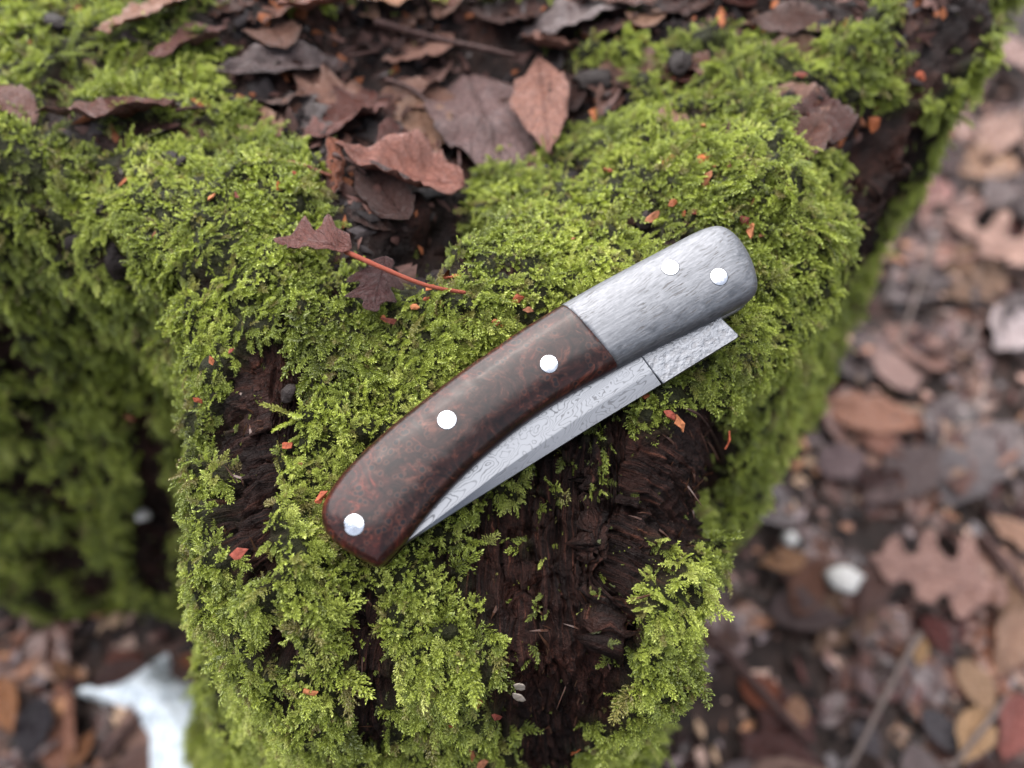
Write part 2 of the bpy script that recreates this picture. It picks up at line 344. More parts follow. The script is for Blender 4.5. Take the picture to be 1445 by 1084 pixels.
TOP_LEAVES = [
  ('lobed', (-0.0364, 0.0282, 0.011), (-0.0551, 0.032, 0.01), 0.62, 10, 0.5, -0.2, 4, (0.17, 0.075, 0.065), 'dark red lobed leaf with a long red stalk lying on the moss'),
  ('lobed', (-0.0293, 0.0279, 0.009), (-0.0312, 0.0125, 0.007), 0.9, -8, -0.5, 0.3, 2, (0.075, 0.035, 0.035), 'small purplish black leaf tucked under the red-stalked leaf'),
  ('ovate', (-0.0133, 0.0661, -0.0063), (-0.0471, 0.0692, 0.0041), 0.62, 6, 0.7, 0.3, 4, (0.26, 0.12, 0.095), 'pinkish brown curled leaf in the hollow above the dark crevice'),
  ('ovate', (-0.0148, 0.1332, -0.0121), (-0.0005, 0.0757, -0.0087), 0.66, -8, 0.25, -0.2, 3, (0.13, 0.085, 0.085), 'wet grey-brown leaf lying flat along the edge of the bright moss cushion'),
  ('ovate', (-0.0393, 0.1095, -0.0088), (-0.0594, 0.08, -0.0004), 0.5, 12, 0.6, 0.1, 4, (0.15, 0.068, 0.058), 'dark brown leaf with a curled edge beside the pinkish leaf in the hollow'),
  ('lance', (-0.0504, 0.1242, -0.0049), (-0.0883, 0.1042, 0.0041), 0.26, -14, 0.4, -0.15, 6, (0.12, 0.095, 0.098), 'long narrow bluish grey leaf with a dark midrib'),
  ('ovate', (-0.0521, 0.1112, -0.005), (-0.08, 0.0922, 0.0023), 0.26, 25, 0.4, 0.2, 3, (0.14, 0.1, 0.09), 'grey leaf folded under the long bluish grey leaf'),
  ('ovate', (-0.0412, 0.1446, 0.0015), (-0.0673, 0.121, 0.0027), 0.4, 38, 0.9, 0.5, 12, (0.19, 0.06, 0.03), 'rust-brown leaf standing on its curled edge'),
  ('ovate', (-0.0292, 0.1572, 0.0026), (-0.0513, 0.1437, 0.0028), 0.7, -5, 0.3, 0.2, 5, (0.42, 0.24, 0.15), 'large pale tan leaf at the back of the hollow'),
  ('lance', (0.0398, 0.1454, 0.0042), (0.0006, 0.1422, -0.0054), 0.42, 6, 0.3, -0.3, 5, (0.16, 0.135, 0.14), 'wide grey-blue wet leaf at the back of the stump top'),
  ('ovate', (0.0029, 0.1381, -0.0062), (0.021, 0.1274, -0.0038), 0.5, -20, 0.8, 0.4, 5, (0.27, 0.145, 0.115), 'light brown leaf with an upturned tip beside the dark knob'),
  ('ovate', (-0.095, 0.1317, 0.0125), (-0.1218, 0.1156, 0.007), 0.5, 8, 0.4, 0.2, 6, (0.3, 0.165, 0.115), 'tan leaf with ragged holes lying on the left moss mound'),
  ('lance', (-0.0925, 0.1207, 0.0092), (-0.119, 0.1173, 0.0073), 0.26, -25, 0.5, 0.2, 3, (0.16, 0.13, 0.135), 'narrow grey leaf underneath the ragged tan leaf'),
  ('lance', (-0.0817, 0.1363, 0.0127), (-0.0936, 0.1197, 0.0082), 0.35, 50, 1.2, 0.6, 12, (0.03, 0.022, 0.022), 'black twisted leaf standing up behind the tan ragged leaf'),
  ('ovate', (-0.0843, 0.1204, 0.0078), (-0.1049, 0.1069, 0.0063), 0.5, 15, 0.5, 0.2, 5, (0.17, 0.085, 0.075), 'purplish brown leaf below the black twisted leaf'),
  ('lance', (-0.0922, 0.086, 0.0029), (-0.1275, 0.0789, 0.0051), 0.36, 22, 0.7, 0.3, 6, (0.12, 0.048, 0.036), 'dark leaf with a raised spike lying across the left moss nook'),
  ('lance', (-0.1291, 0.0803, 0.0052), (-0.1506, 0.0971, 0.0071), 0.38, 10, 0.4, 0, 5, (0.17, 0.09, 0.075), 'brown leaf poking in from the left frame edge above the moss'),
  ('ovate', (-0.0197, 0.1453, -0.0068), (-0.0418, 0.1289, -0.0055), 0.6, -6, 0.3, 0, 3, (0.27, 0.16, 0.13), 'pale pinkish leaf in the middle of the wet litter at the back'),
  ('ovate', (-0.027, 0.1625, 0.0034), (-0.0196, 0.1504, -0.0022), 0.7, 6, 0.5, 0, 4, (0.35, 0.19, 0.17), 'pink leaf cut off by the top edge, nearest the tan leaf'),
  ('ovate', (-0.015, 0.1568, 0.0004), (0.0042, 0.1605, 0.002), 0.6, 10, 0.5, 0, 4, (0.33, 0.17, 0.15), 'pink leaf cut off by the top edge, right of its pair'),
  ('ovate', (-0.0266, 0.0984, -0.011), (-0.0337, 0.0636, 0.0009), 0.55, -30, 0.6, 0.3, 1, (0.1, 0.035, 0.028), 'very dark red leaf deep inside the hollow'),
  ('ovate', (0.0087, 0.1292, -0.0095), (0.011, 0.0844, -0.0103), 0.42, 14, 0.4, 0.1, 5, (0.28, 0.15, 0.12), 'brown wrinkled leaf leaning on the grey-brown leaf beside the moss cushion'),
  ('lance', (-0.0476, 0.0777, 0.0025), (-0.0418, 0.0513, 0.0057), 0.3, 60, 0.6, 0.4, 3, (0.24, 0.085, 0.045), 'narrow orange-brown leaf standing on edge at the left of the hollow'),
  ('ovate', (0.0315, 0.1145, -0.0047), (0.0264, 0.1011, -0.0066), 0.5, 20, 0.3, 0, 3, (0.2, 0.13, 0.12), 'small greyish leaf fragment between the dark knob and the moss cushion'),
  ('ovate', (-0.0413, 0.0482, 0.0061), (-0.0295, 0.047, 0.0), 0.5, 0, 0.3, 0, 1, (0.055, 0.032, 0.028), 'crumbling black leaf above the red-stalked leaf'),
  ('ovate', (-0.064, 0.1179, 0.0004), (-0.0531, 0.099, -0.0014), 0.5, -10, 0.4, 0, 1, (0.21, 0.12, 0.095), 'small tan leaf between the bluish leaf and the rust-brown leaf'),
  ('ovate', (-0.0367, 0.1152, -0.0103), (-0.0195, 0.1355, -0.011), 0.55, -10, 0.4, 0.2, 2, (0.19, 0.115, 0.1), 'dull brown leaf lying under the dark twig in the hollow'),
  ('ovate', (0.0224, 0.1362, -0.0013), (0.0404, 0.1376, 0.0027), 0.5, -10, 0.4, 0.2, 3, (0.15, 0.09, 0.08), 'brown leaf behind the light brown leaf near the dark knob'),
]
FLOOR_LEAVES = [
  ('oak', (0.305, 0.0663, -0.333), (0.2252, 0.092, -0.333), 0.62, 0, 0.3, 0.2, 8, (0.42, 0.27, 0.23), 'large pale oak leaf with deep lobes beside the white stone'),
  ('oak', (0.4453, 0.3387, -0.333), (0.3697, 0.3971, -0.333), 0.5, 5, 0.4, 0.2, 10, (0.5, 0.34, 0.28), 'pale oak leaf with rounded lobes near the top right of the forest floor'),
  ('ovate', (0.2958, 0.2216, -0.333), (0.2757, 0.2646, -0.333), 0.75, 0, 0.2, 0, 8, (0.46, 0.33, 0.3), 'pale pink oval leaf alone on dark soil'),
  ('ovate', (0.2107, 0.1592, -0.333), (0.2471, 0.1705, -0.333), 0.75, 0, 0.2, 0, 6, (0.26, 0.2, 0.21), 'purplish grey rounded leaf below the long tan leaf'),
  ('lance', (0.2227, 0.2122, -0.333), (0.2994, 0.1909, -0.333), 0.42, 0, 0.4, 0, 7, (0.45, 0.24, 0.16), 'long orange-tan leaf lying crosswise on the forest floor'),
  ('ovate', (0.2474, 0.1969, -0.333), (0.2747, 0.1676, -0.333), 0.6, 0, 0.3, 0, 5, (0.38, 0.2, 0.15), 'tan leaf under the long orange-tan leaf'),
  ('ovate', (0.2948, 0.1762, -0.333), (0.2524, 0.1321, -0.333), 0.62, 0, 0.2, 0, 5, (0.13, 0.1, 0.1), 'dark grey-brown square-looking leaf right of the purplish leaf'),
  ('ovate', (0.4143, 0.2894, -0.333), (0.3665, 0.2578, -0.333), 0.75, 0, 0.3, 0, 9, (0.62, 0.58, 0.6), 'whitish leaf at the right frame edge'),
  ('ovate', (0.3427, 0.0944, -0.333), (0.3134, 0.1217, -0.333), 0.6, 0, 0.3, 0.1, 8, (0.48, 0.31, 0.22), 'light tan leaf at the right frame edge above the oak leaf tip'),
  ('ovate', (0.2641, 0.0296, -0.333), (0.2713, -0.004, -0.333), 0.55, 0, 0.3, 0.1, 8, (0.48, 0.34, 0.22), 'yellowish tan leaf below the large oak leaf'),
  ('ovate', (0.2947, 0.0095, -0.333), (0.2694, -0.0261, -0.333), 0.5, 0, 0.4, 0.1, 8, (0.36, 0.14, 0.12), 'reddish leaf in the bottom right corner'),
  ('ovate', (0.3364, 0.1733, -0.333), (0.2898, 0.1295, -0.333), 0.6, 0, 0.2, 0, 4, (0.17, 0.16, 0.17), 'wet slate-grey leaf above the large oak leaf'),
  ('ovate', (0.3679, 0.1969, -0.333), (0.3144, 0.1454, -0.333), 0.6, 0, 0.2, 0, 3, (0.22, 0.2, 0.205), 'wet pale grey leaf at the right frame edge'),
  ('ovate', (0.1891, 0.0944, -0.333), (0.1562, 0.0896, -0.333), 0.5, 0, 0.3, 0, 6, (0.45, 0.27, 0.15), 'small ochre leaf left of the white stone'),
  ('ovate', (0.2535, 0.0574, -0.333), (0.2626, 0.0317, -0.333), 0.6, 0, 0.3, 0, 3, (0.15, 0.05, 0.045), 'dark wine-red leaf under the large oak leaf'),
  ('lance', (0.3166, 0.0619, -0.333), (0.2838, 0.0194, -0.333), 0.45, 0, 0.3, 0, 7, (0.42, 0.28, 0.2), 'narrow tan leaf right of the large oak leaf'),
  ('ovate', (0.133, 0.0194, -0.333), (0.1624, -0.0002, -0.333), 0.55, 0, 0.3, 0, 5, (0.32, 0.12, 0.07), 'rust-red leaf at the foot of the stump'),
  ('ovate', (0.1644, 0.0095, -0.333), (0.16, -0.0115, -0.333), 0.6, 0, 0.3, 0, 6, (0.48, 0.3, 0.2), 'small pale orange leaf beside the rust-red leaf'),
  ('ovate', (0.2021, 0.0276, -0.333), (0.2094, 0.0075, -0.333), 0.6, 0, 0.2, 0, 3, (0.3, 0.24, 0.25), 'small lilac-grey leaf in the lower litter'),
  ('lance', (0.2467, 0.0465, -0.333), (0.2389, 0.0235, -0.333), 0.4, 0, 0.3, 0, 7, (0.55, 0.38, 0.2), 'small yellow curled leaf at the tip of the grey twig'),
  ('ovate', (0.2371, 0.0037, -0.333), (0.2529, -0.0225, -0.333), 0.6, 0, 0.2, 0, 3, (0.11, 0.11, 0.125), 'blue-black wet leaf below the yellow curled leaf'),
  ('ovate', (0.1941, -0.004, -0.333), (0.2048, -0.0243, -0.333), 0.6, 0, 0.2, 0, 3, (0.13, 0.125, 0.14), 'blue-grey wet leaf near the bottom frame edge'),
  ('lance', (0.2678, 0.0037, -0.333), (0.2453, -0.0275, -0.333), 0.5, 0, 0.6, 0.3, 8, (0.6, 0.42, 0.24), 'pale yellow crumpled leaf near the bottom right'),
  ('ovate', (0.4954, 0.5512, -0.333), (0.4381, 0.4869, -0.333), 0.5, 0, 0.3, 0, 6, (0.38, 0.25, 0.2), 'tan leaf in the upper forest floor near the stump corner'),
  ('ovate', (0.5234, 0.6877, -0.333), (0.5332, 0.6223, -0.333), 0.6, 0, 0.3, 0, 6, (0.4, 0.28, 0.25), 'pinkish leaf beside the upper stump corner'),
  ('ovate', (0.3967, 0.462, -0.333), (0.3641, 0.4195, -0.333), 0.5, 0, 0.2, 0, 4, (0.34, 0.18, 0.16), 'small reddish leaf just outside the mossy stump edge'),
  ('ovate', (0.4704, 0.4669, -0.333), (0.4177, 0.4195, -0.333), 0.5, 0, 0.2, 0, 4, (0.2, 0.17, 0.17), 'grey leaf above the rounded-lobed oak leaf'),
  ('ovate', (-0.274, 0.0095, -0.333), (-0.2669, -0.0275, -0.333), 0.55, 0, 0.3, 0, 6, (0.045, 0.04, 0.05), 'blue-black leaf in the bottom left corner'),
  ('ovate', (-0.3005, 0.0194, -0.333), (-0.2787, -0.0115, -0.333), 0.5, 0, 0.3, 0, 8, (0.45, 0.22, 0.1), 'orange-brown leaf at the left frame edge beside the black leaf'),
  ('ovate', (-0.2607, 0.0194, -0.333), (-0.2733, 0.0317, -0.333), 0.5, 0, 0.3, 0, 4, (0.3, 0.16, 0.08), 'brown leaf at the foot of the left mossy wall'),
  ('ovate', (-0.2429, 0.0296, -0.333), (-0.218, 0.0317, -0.333), 0.4, 0, 0.3, 0, 4, (0.25, 0.1, 0.07), 'dark red leaf behind the snow patch'),
  ('ovate', (-0.1988, 0.0317, -0.333), (-0.1825, 0.0255, -0.333), 0.5, 0, 0.3, 0, 4, (0.33, 0.14, 0.07), 'rust leaf between the snow patch and the stump'),
  ('ovate', (-0.2282, -0.0189, -0.333), (-0.2164, -0.004, -0.333), 0.5, 0, 0.3, 0, 5, (0.22, 0.15, 0.14), 'grey-brown leaf in front of the snow patch'),
  ('ovate', (-0.2446, -0.0297, -0.333), (-0.2356, -0.0078, -0.333), 0.5, 0, 0.3, 0, 4, (0.4, 0.2, 0.1), 'tan-orange leaf between the black leaf and the snow'),
]
CRUMBS = [(0.0274, 0.0609, 0.0048, -0.286, 0.508, 0.813), (0.0259, 0.0605, 0.0042, -0.572, 0.439, 0.693), (0.0574, 0.0474, 0.0087, 0.153, -0.559, 0.815), (0.0495, 0.0725, 0.0089, -0.158, 0.246, 0.956), (0.0467, 0.0671, 0.0097, -0.104, 0.361, 0.927), (0.0483, 0.0605, 0.0112, -0.419, -0.05, 0.907), (0.0521, 0.0565, 0.0115, -0.215, -0.224, 0.951), (0.0531, 0.0552, 0.0115, -0.396, -0.257, 0.881), (0.0483, 0.0539, 0.0108, -0.317, -0.266, 0.91), (0.0428, 0.0411, 0.0076, -0.066, 0.08, 0.995), (0.041, 0.0471, 0.0072, -0.34, -0.22, 0.914), (0.0428, 0.0437, 0.0075, -0.262, -0.124, 0.957), (0.0037, 0.0186, 0.0027, 0.266, -0.463, 0.845), (-0.0053, 0.0148, 0.0034, 0.222, -0.541, 0.811), (-0.0062, 0.0156, 0.004, 0.104, -0.367, 0.924), (-0.0045, 0.0143, 0.0027, 0.304, -0.665, 0.682), (0.0021, 0.0198, 0.0038, 0.252, -0.436, 0.864), (0.013, 0.0359, 0.0042, 0.358, 0.036, 0.933), (0.0026, 0.0334, 0.0057, 0.453, 0.177, 0.874), (-0.0098, 0.0552, -0.0118, -0.439, -0.543, 0.716), (0.0117, 0.0577, -0.0005, -0.523, 0.302, 0.797), (0.0405, 0.0605, 0.0094, -0.235, -0.017, 0.972), (0.0334, 0.0445, 0.0053, -0.007, -0.419, 0.908), (0.0342, -0.0072, -0.0057, 0.369, -0.188, 0.91), (0.0334, -0.0083, -0.0056, 0.329, -0.204, 0.922), (0.0293, -0.0036, -0.0036, 0.085, 0.115, 0.99), (0.0475, -0.0028, -0.0191, 0.949, -0.113, 0.294), (0.0606, 0.0372, 0.0043, 0.227, -0.341, 0.912), (0.0558, 0.0401, 0.0067, 0.347, -0.087, 0.934), (0.0545, 0.0406, 0.0074, 0.464, -0.239, 0.853), (-0.0186, 0.021, 0.0037, 0.198, -0.293, 0.935), (-0.0202, 0.0196, 0.0036, 0.003, -0.143, 0.99), (-0.0166, 0.019, 0.0028, -0.093, -0.083, 0.992), (-0.0222, 0.0192, 0.003, -0.392, -0.188, 0.9), (-0.0288, 0.0168, 0.001, -0.071, -0.346, 0.935), (-0.0281, 0.0157, 0.0005, 0.112, -0.518, 0.848), (-0.0137, 0.0227, 0.0043, -0.225, -0.036, 0.974), (-0.0974, 0.045, -0.015, -0.521, -0.805, 0.284), (-0.0702, 0.0465, 0.0094, -0.213, -0.034, 0.976), (-0.0655, 0.0459, 0.01, 0.116, -0.148, 0.982), (-0.0603, 0.0501, 0.0095, 0.498, -0.182, 0.848), (-0.057, 0.0561, 0.008, 0.541, 0.184, 0.821), (-0.0847, 0.0399, 0.0033, -0.288, -0.346, 0.893), (-0.1013, 0.0417, -0.044, -0.305, -0.921, 0.243), (-0.0607, 0.0069, -0.0008, -0.376, 0.14, 0.916), (-0.0671, 0.0053, -0.0014, -0.388, 0.015, 0.922), (-0.0461, -0.0139, -0.0065, -0.078, -0.44, 0.895), (-0.0442, -0.0146, -0.0068, 0.144, -0.55, 0.823), (-0.009, -0.0616, -0.0624, 0.013, -0.901, 0.434), (-0.0052, -0.0583, -0.0439, 0.035, -0.813, 0.581), (-0.0129, -0.0586, -0.0411, 0.106, -0.961, 0.255), (-0.0103, -0.0563, -0.0362, 0.344, -0.841, 0.417), (-0.0056, -0.0633, -0.0662, -0.026, -0.814, 0.58), (-0.0417, -0.0541, -0.033, -0.196, -0.795, 0.574), (-0.056, -0.0354, -0.0135, -0.291, -0.55, 0.783), (-0.0882, -0.0281, -0.0884, -0.814, -0.216, 0.54), (-0.0426, -0.0219, -0.0109, 0.365, -0.498, 0.787), (0.0967, 0.1333, 0.0116, -0.485, 0.129, 0.865), (0.084, 0.1333, 0.0064, -0.586, -0.288, 0.757), (0.0845, 0.104, 0.0059, -0.169, -0.064, 0.984), (0.1083, 0.1033, -0.0082, 0.308, -0.76, 0.573), (0.1244, 0.1167, -0.0008, -0.046, -0.7, 0.712), (0.1036, 0.1023, -0.0049, 0.754, -0.621, 0.214), (0.0817, 0.0798, 0.0044, 0.713, -0.287, 0.64), (0.0781, 0.0807, 0.0072, 0.478, 0.077, 0.875), (0.0124, -0.061, -0.0611, 0.307, -0.952, -0.013), (-0.0688, 0.0013, -0.007, -0.633, -0.577, 0.517), (-0.1466, 0.0635, -0.1088, 0.091, -0.971, 0.222)]
CHIPS = [(-0.1046, 0.049, -0.011, -0.187, -0.915, 0.358, 26), (0.0327, 0.0445, 0.0053, -0.002, -0.347, 0.938, 15), (0.0377, 0.0762, 0.006, -0.337, -0.28, 0.899, 14), (-0.1395, 0.1259, 0.0084, 0.34, 0.153, 0.928, 16), (0.0487, 0.0476, 0.0086, -0.285, -0.084, 0.955, 15), (0.0026, 0.0848, -0.0119, -0.112, 0.101, 0.989, 10), (0.0096, 0.0771, -0.0068, -0.009, 0.266, 0.964, 8), (-0.0036, 0.0795, -0.0102, -0.12, 0.189, 0.975, 10), (-0.0491, -0.0022, -0.0018, 0.113, -0.286, 0.951, 14), (0.0476, 0.0104, -0.0042, 0.378, -0.572, 0.728, 14), (0.0557, 0.0287, 0.0026, 0.179, -0.368, 0.912, 8), (0.0551, 0.0264, 0.0019, 0.202, -0.336, 0.92, 8), (0.0246, 0.0213, 0.0021, 0.034, -0.373, 0.927, 9), (-0.0899, 0.0669, 0.0052, -0.034, 0.055, 0.998, 14), (-0.0856, 0.064, 0.0064, -0.079, 0.018, 0.997, 10), (-0.1062, 0.0559, -0.0009, -0.356, -0.357, 0.864, 10), (-0.1181, 0.0542, -0.0096, 0.048, -0.872, 0.487, 14), (-0.1294, 0.0587, -0.006, -0.648, -0.719, 0.252, 10), (0.0519, 0.1176, 0.0006, -0.259, -0.053, 0.964, 22), (0.0261, 0.1168, -0.0051, -0.193, -0.066, 0.979, 28), (0.0874, 0.0951, 0.0038, 0.545, -0.24, 0.803, 12), (0.0784, 0.1226, 0.0034, -0.227, 0.019, 0.974, 14), (0.1134, 0.1194, 0.0042, 0.537, -0.477, 0.696, 14)]
SNOW = [(-0.2608, 0.0139), (-0.2505, 0.0179), (-0.2383, 0.0187), (-0.2263, 0.0235), (-0.2187, 0.0309), (-0.2116, 0.0359), (-0.2092, 0.0413), (-0.2039, 0.0359), (-0.1998, 0.0247), (-0.1896, 0.0207), (-0.176, 0.0195), (-0.1479, 0.003), (-0.1389, -0.0439), (-0.1963, -0.0439), (-0.2034, -0.028), (-0.2092, -0.0139), (-0.2196, -0.0027), (-0.2332, 0.0019), (-0.2455, 0.0088)]
STONES = [((0.2068, 0.0782, -0.328), 26, 'white angular stone beside the large oak leaf'), ((0.1798, 0.1049, -0.328), 13, 'small bluish white pebble close to the stump'), ((-0.1803, 0.0672, -0.209), 12, 'small white lump of ice caught on the left mossy wall')]
RED_STALK = [(-0.0381, 0.0283, 0.0125), (-0.0297, 0.0224, 0.0138), (-0.0192, 0.0176, 0.013), (-0.0103, 0.0171, 0.011)]
SCALES = [(0.0019, -0.054, -0.0304, -0.089, -0.983, 0.163), (0.0019, -0.0553, -0.0348, -0.154, -0.951, 0.268), (-0.0087, -0.0613, -0.0621, 0.217, -0.76, 0.613)]
TWIGS = [
  ([(-0.0404, 0.1211, -0.0087), (-0.0301, 0.1167, -0.0114), (-0.0184, 0.1035, -0.0149)], 1.0, 4, 'dark slender twig lying across the litter in the hollow'),
  ([(-0.0186, 0.1101, -0.0132), (-0.0165, 0.1003, -0.0151), (-0.015, 0.0797, -0.0103)], 0.8, 5, 'short black twig at the edge of the moss cushion'),
  ([(-0.0618, 0.0666, 0.0044), (-0.054, 0.0613, 0.0064), (-0.0469, 0.0607, 0.0041)], 0.7, 3, 'thin reddish twig on the left moss'),
  ([(-0.0741, 0.1436, 0.0087), (-0.0642, 0.143, 0.0068), (-0.0536, 0.1427, 0.0026)], 1.2, 5, 'brown twig behind the rust-brown leaf'),
  ([(-0.0442, 0.1384, 0.0003), (-0.0243, 0.1407, -0.0078), (0.0018, 0.1336, -0.0084)], 1.4, 4, 'long dark twig across the back of the hollow'),
  ([(-0.0471, 0.0685, 0.0039), (-0.0421, 0.0654, 0.003), (-0.0383, 0.0632, 0.0019)], 0.8, 4, 'short brown stalk at the left of the hollow'),
  ([(0.0383, -0.0028, -0.0075), (0.0432, -0.003, -0.0123), (0.0549, 0.0096, -0.0429), (0.0639, 0.0145, -0.0646)], 0.35, 2.5, 'hair-thin brown stem hanging over the dark wood below the blade'),
  ([(0.2447, 0.0441, -0.332), (0.2226, 0.0192, -0.332), (0.1833, -0.0298, -0.332)], 2.2, 8, 'long grey twig lying diagonally on the forest floor'),
  ([(0.1196, 0.0441, -0.332), (0.1472, 0.0073, -0.332), (0.1637, -0.0117, -0.332)], 3.5, 6, 'dark curved root stick at the foot of the stump'),
  ([(0.283, 0.0073, -0.332), (0.2548, -0.0154, -0.332), (0.2382, -0.0298, -0.332)], 2.0, 10, 'pale dry stalk in the bottom right corner'),
  ([(0.3675, 0.3917, -0.332), (0.327, 0.3183, -0.332), (0.2944, 0.2604, -0.332)], 2.0, 6, 'thin dark twig leading down to the pale pink leaf'),
  ([(0.3059, 0.1086, -0.332), (0.3194, 0.0705, -0.332), (0.3274, 0.0571, -0.332)], 4.0, 5, 'black wet stick right of the large oak leaf'),
  ([(0.2216, 0.0797, -0.332), (0.2102, 0.0441, -0.332), (0.1996, 0.0112, -0.332)], 1.6, 5, 'thin black stem beside the white stone'),
  ([(-0.2261, -0.0245, -0.332), (-0.2179, -0.0117, -0.332), (-0.2079, 0.0034, -0.332)], 2.5, 6, 'dark stick lying against the snow patch'),
]
# ---------------------------------------------------------------- bare wood and moss cover of the stump
nv = vertex_normals(V, F, NR, NC)
if nv[NR//4*NC:NR//3*NC, 2].mean() < 0: nv = -nv
nv[:2*NC] = (0, 0, 1)
colS = np.concatenate([[0], np.cumsum(np.linalg.norm(np.diff(V.reshape(NR, NC, 3)[NR-80, :, :2], axis=0), axis=1))])
S_ = np.tile(colS, NR)
A_ = np.vstack([np.zeros((1, NC)), np.cumsum(np.linalg.norm(np.diff(V.reshape(NR, NC, 3), axis=0), axis=2), axis=0)]).ravel()
grain = np.maximum(side, np.where(V[:, 0] < -.03, sstep(.03, .0, V[:, 1]), sstep(.004, -.022, V[:, 1]))*(V[:, 0] > -.08)*(V[:, 0] < .08))
edge_noise = fbm(V, 150, 3, 21)*.0045
bare = np.zeros(len(V))
for k_, pts in BARE.items():
    A = np.array(pts); c0 = A.mean(0); _, _, vt = np.linalg.svd(A-c0)
    d = V-c0; near = np.linalg.norm(d, axis=1) < np.linalg.norm(A-c0, axis=1).max()*1.6+.02
    off = np.abs(d@vt[2]); thick = np.abs((A-c0)@vt[2]).max()+.02
    sel = np.where(near & (off < thick))[0]
    if not len(sel): continue
    sd_ = poly_sd(np.stack([d[sel]@vt[0], d[sel]@vt[1]], 1), np.stack([(A-c0)@vt[0], (A-c0)@vt[1]], 1))
    bare[sel] = np.maximum(bare[sel], 1-sstep(-.0018, .0028, sd_-({'wedge': .006, 'bark': .005, 'spot2': .003, 'gouge': .0022, 'strip': .0015, 'front': .0012}.get(k_, .0004))+edge_noise[sel]))
# the moss also breaks up by itself here and there; the left wall is bared further for shade
bare = np.maximum(bare, sstep(.43, .57, fbm(V, 60, 3, 33))*.9)
bare = np.maximum(bare, sstep(.38, .52, fbm(V, 170, 2, 35))*.85)
bare = np.maximum(bare, sstep(-.10, -.30, V[:, 2])*sstep(.05, .35, fbm(V, 30, 3, 43))*.8)
bare = np.maximum(bare, sstep(.15, .4, fbm(V, 42, 3, 37))*sstep(-.085, -.11, V[:, 0])*sstep(-.03, -.07, V[:, 2]))  # dark bare wood stands in for the deep shade of the left recess
moss = 1-bare
# relief: moss mats stand proud, bare sides are split into upright fibres
cush = fbm(V, 110, 3, 51)
fib = .5*fbm(np.stack([S_+.003*fbm(V, 40, 2, 6), S_*0, A_*.06], 1), 260, 3, 61, .6)+.6*fbm(np.stack([S_+.0012*fbm(V, 90, 2, 16), S_*0, A_*.05], 1), 620, 2, 63, .6)
crk = np.abs(fbm(np.stack([S_, S_*0+3, A_*.075+.012*fbm(V, 60, 2, 5)], 1), 120, 3, 71))
V = V+nv*(moss*(.0026+.0030*cush+.0022*fbm(V, 50, 2, 53))+bare*grain*(.0026*fib-.0040*np.exp(-(crk/.06)**2)-.002)+bare*(.0013*fbm(V, 260, 3, 81)+.0012*grain*fbm(V, 520, 2, 83)))[:, None]
kl = to_knife(V); sdk = poly_sd(kl[:, :2], HANDLE)
pen = (sdk < 4) & (kl[:, 2] > -9.0) & (np.abs(kl[:, 2]) < 30)
V[pen] += KN*((-9.0-kl[pen, 2])/1000.)[:, None]
me = mesh_np('tree_stump', V, F)
attr(me, 'moss', moss); attr(me, 'side', sstep(.1, .8, grain)); attr(me, 'fibre', np.stack([S_, S_*0, A_], 1), 'FLOAT_VECTOR')
stump = add('tree_stump', me, M['stump'], label='rotten old tree stump grown over with bright green moss', cat='stump')

# ---------------------------------------------------------------- ground
gx = np.sinh(np.linspace(-6.2, 6.2, 260))*.25; gy = np.sinh(np.linspace(-6.2, 6.2, 260))*.25+.1
X, Y = np.meshgrid(gx, gy); q = np.stack([X.ravel(), Y.ravel(), X.ravel()*0], 1)
Zg = GROUND_Z-.006+fbm(q, 9, 4, 7)*.008+fbm(q, 60, 3, 8)*.0025
gi = np.arange(260*260).reshape(260, 260)
gF = np.stack([gi[:-1, :-1], gi[:-1, 1:], gi[1:, 1:], gi[1:, :-1]], -1).reshape(-1, 4)
ground = add('forest_ground', mesh_np('forest_ground', np.column_stack([q[:, :2], Zg]), gF), M['ground'], kind='structure', label='dark wet woodland soil around the stump')

